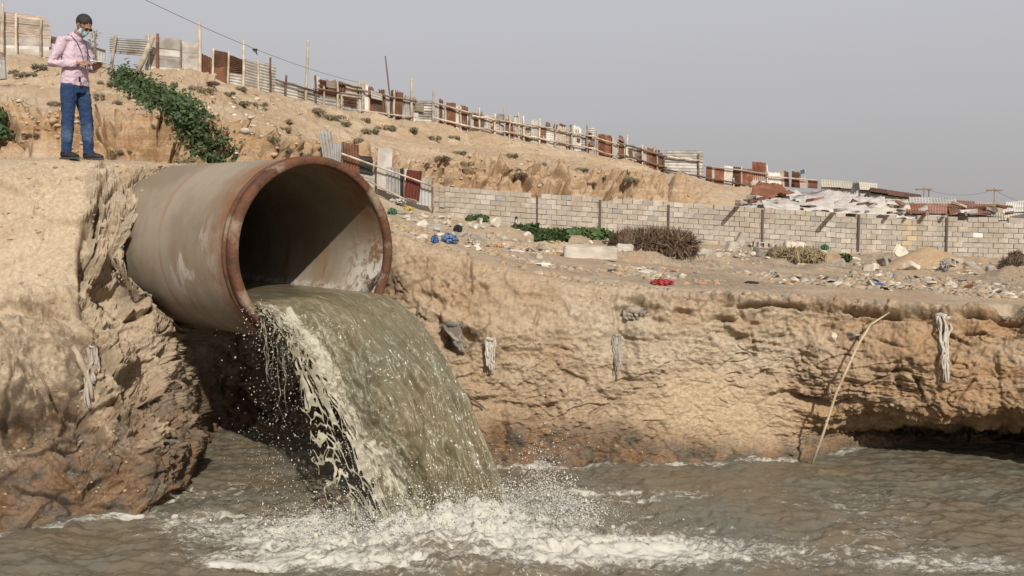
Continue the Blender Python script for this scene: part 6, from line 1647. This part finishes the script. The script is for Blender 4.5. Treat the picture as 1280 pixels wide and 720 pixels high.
# ------------------------------------------------------------------ things hanging on the cliff
def hang(label, px, py, w, hgt, mat, seed, name='rag', cat='rag', out=0.10, taper=0.5, sway=0.0, folds_=4):
    """torn cloth: a crumpled top and several flat strips of unequal length, grown together"""
    c = face(px, py) + Vector((0, -0.03, 0)); k = c.y / F; W_ = w * k; L = hgt * k
    dy = [min(0.0, min(face(px + ox, py + hgt * q / 8).y for ox in (-w * .4, 0, w * .4)) - c.y) for q in range(9)]
    g = np.random.default_rng(seed); mb = MB(); n = max(4, int(folds_ * 1.6))
    for i in range(n):
        x0 = (i / (n - 1) - .5) * W_ * .8 + g.normal(0, W_ * .05); ln = L * (g.uniform(.45, 1.0) if i not in (n // 2, n // 3) else 1.0); wv = W_ / n * g.uniform(.55, 1.1)
        pts, rr = [], []
        for q in range(9):
            f_ = q / 8; pin = 1 - taper * math.sin(min(1, f_ * 1.15) * math.pi / 2) ** 2 * .9
            pts.append((x0 * pin + sway * W_ * f_ ** 1.5 + g.normal(0, W_ * .035), -out * (.35 + .65 * f_) + dy[int(q * ln / L)] + g.normal(0, W_ * .05), -ln * f_))
            rr.append((wv * (1.0 - .35 * f_) * g.uniform(.7, 1.25), wv * .45 * g.uniform(.6, 1.2)))
        mb.tube(pts, rr, 8)
    mb.tube([(-W_ * .45, 0.02, -.01), (-W_ * .15, -out * .5, .015), (W_ * .15, -out * .5, 0), (W_ * .45, 0.02, .01)], [W_ * .10, W_ * .17, W_ * .15, W_ * .10], 8)
    o = mb.build(name, M[mat], None, True); o.location = c
    return tag(o, label, cat)
hang('pale knotted sacking hanging from the cliff edge right of the bent cane', 1175, 394, 19, 78, 'sack_pale', 1, 'hanging_sacking', 'sacking', .10, .5, -.30, 7)
hang('torn grey rag draped over the dark hollow beside the falling water', 566, 405, 26, 34, 'rag_dark', 2, out=.10, sway=.5)
hang('pale frayed rag hanging right of the dark hollow', 613, 424, 17, 38, 'sack_pale', 3, out=.10, taper=.3, sway=.1, folds_=6)
hang('frayed grey rag hanging under the arched hole in the cliff', 771, 420, 12, 50, 'cloth', 5, out=.08, taper=.5, sway=-.1, folds_=5)
hang('dark arched rag over the hole near the top of the cliff', 792, 388, 30, 9, 'rag_dark', 7, out=.10, taper=.1)
hang('fringe of dirty cloth hanging in the left bank', 118, 432, 12, 70, 'cloth', 8, 'hanging_cloth', 'cloth', .10, .3, .9, 4)
# leaning cane
a = P(1013, 570, 11.72); a.z = -0.05; b_ = face(1108, 392) + Vector((0, -0.06, 0.03))
m1 = P(1045, 492, 11.62); m2 = P(1072, 432, 11.70); m3 = P(1088, 406, 11.78)
cane = thing('cane', 'long pale bent cane leaning from the water against the cliff', 'cane', (a.x, a.y, 0))
mb = MB(); mb.tube([p - Vector((a.x, a.y, 0)) for p in (a, a.lerp(m1, .5) + Vector((.01, 0, 0)), m1, m1.lerp(m2, .5), m2, m3, b_)], [.016, .016, .0155, .015, .014, .013, .009], 10); mb.build('stem', M['cane'], cane, True)
mb = MB()
for f_ in (.15, .32, .5, .68, .85):
    seg = [a, m1, m2, m3]; q = a.lerp(m1, f_ * 2) if f_ < .5 else m1.lerp(m2, (f_ - .5) * 2)
    mb.ball(q - Vector((a.x, a.y, 0)), .018, 8, 6)
mb.build('node_ring', M['pole'], cane, True)
# roots and sticks in the banks
for lb, pts, r, m_ in (('pale dry root bent across the left bank below the pipe', [(95, 432), (104, 450), (114, 474), (119, 497)], .035, 'pole'), ('thin root hanging on the left bank', [(52, 462), (62, 480), (70, 498)], .012, 'darkwood'),
                       ('thin dark root crossing the cliff beside the water', [(560, 478), (585, 492), (606, 508)], .014, 'darkwood')):
    ps = [face(x, y) + Vector((0, -0.07, 0)) for x, y in pts]; o = MB().tube([p - ps[0] for p in ps], [r, r * 1.1, r * .9, r * .5][:len(ps)], 8).build('root', M[m_], None, True); o.location = ps[0]; tag(o, lb, 'root')
# ------------------------------------------------------------------ wires and poles
def wire(label, p0, p1, sag, r=0.012, name='overhead_wire'):
    k = 24; pts = [p0.lerp(p1, i / k) - Vector((0, 0, sag * 4 * (i / k) * (1 - i / k))) - p0 for i in range(k + 1)]
    o = MB().tube(pts, r, 5).build(name, M['wire'], None, True); o.location = p0; return tag(o, label, 'wire')
w0, w1_ = P(150, -16, 30), P(448, 103, 49)
wire('long thin overhead wire sagging down from the top left to the hill fence', w0, w1_, 0.30, 0.010)
pr = w0.lerp(w1_, .44) - Vector((0, 0, 0.30 * 4 * .44 * .56))
k = MB(); V_ = [(-.11, 0, .0), (.10, .01, .01), (.07, .05, -.10), (.11, -.03, -.26), (.02, .03, -.15), (-.05, -.04, -.08)]
k.add(V_ + [(x, y + .03, z) for x, y, z in V_], [(0, 1, 2, 4), (0, 4, 5), (4, 2, 3), (6, 10, 8, 7), (6, 11, 10), (10, 9, 8), (0, 6, 7, 1), (1, 7, 8, 2), (2, 8, 9, 3), (3, 9, 10, 4), (4, 10, 11, 5), (5, 11, 6, 0)])
o = k.build('rag', M['black'], None); o.location = pr; tag(o, 'small black rag caught on the long overhead wire', 'rag')
def upole(label, px, yt, yb, d, w=1.6, arm=True):
    t = thing('utility_pole', label, 'utility pole', P(px, yb, d)); b0 = P(px, yb, d); tp = P(px, yt, d) - b0
    MB().tube([(0, 0, -1), tp], [w / 2 / F * d, w / 2.6 / F * d], 8).build('pole', M['darkwood'], t, True)
    if arm: MB().box(tp * .9, (.5, .04, .05)).build('crossarm', M['darkwood'], t)
    return b0 + tp * .93
t1 = upole('utility pole standing beyond the sheds near the right edge', 1243, 235, 264, 62)
t2 = upole('left one of two thin poles behind the reddish roof', 1155, 234, 262, 60, 1.4); t3 = upole('right one of two thin poles behind the reddish roof', 1161, 238, 262, 60, 1.8, False)
wire('distant power line between the thin poles and the utility pole', t2, t1, 0.35, 0.012, 'power_line')
wire('distant power line dropping from the utility pole to the right edge', t1, P(1330, 262, 58), 0.3, 0.012, 'power_line')
fl = thing('flag', 'tiny blue flag on a stick above the broken board fence', 'flag', P(1006, 230, 64)); MB().tube([(0, 0, -.3), (0, 0, .95)], .02, 6).build('stick', M['pole'], fl)
MB().box((-.14, 0, .78), (.14, .012, .13), Matrix.Rotation(-.3, 3, 'Y'), .03).build('cloth', M['blue_dark'], fl)
# pale swarm of leaves: tall dry stalk right of the man
st0 = P(119, 84, 38); tk = thing('dry_stalk', 'tall thin plant standing on the slope right of the man', 'plant', st0); MB().tube([(0, 0, -.2), (.03, 0, .7), (.02, 0, 1.35)], [.03, .024, .01], 6).build('stem', M['scrub_wood'], tk)
leaves('foliage', [np.array(st0) + np.array([g.normal(0, .10), 0, z_]) for z_ in np.linspace(.25, 1.35, 70)], [(0, -1, .3)] * 70, 0.06, 'scrub', tk, st0, 9)
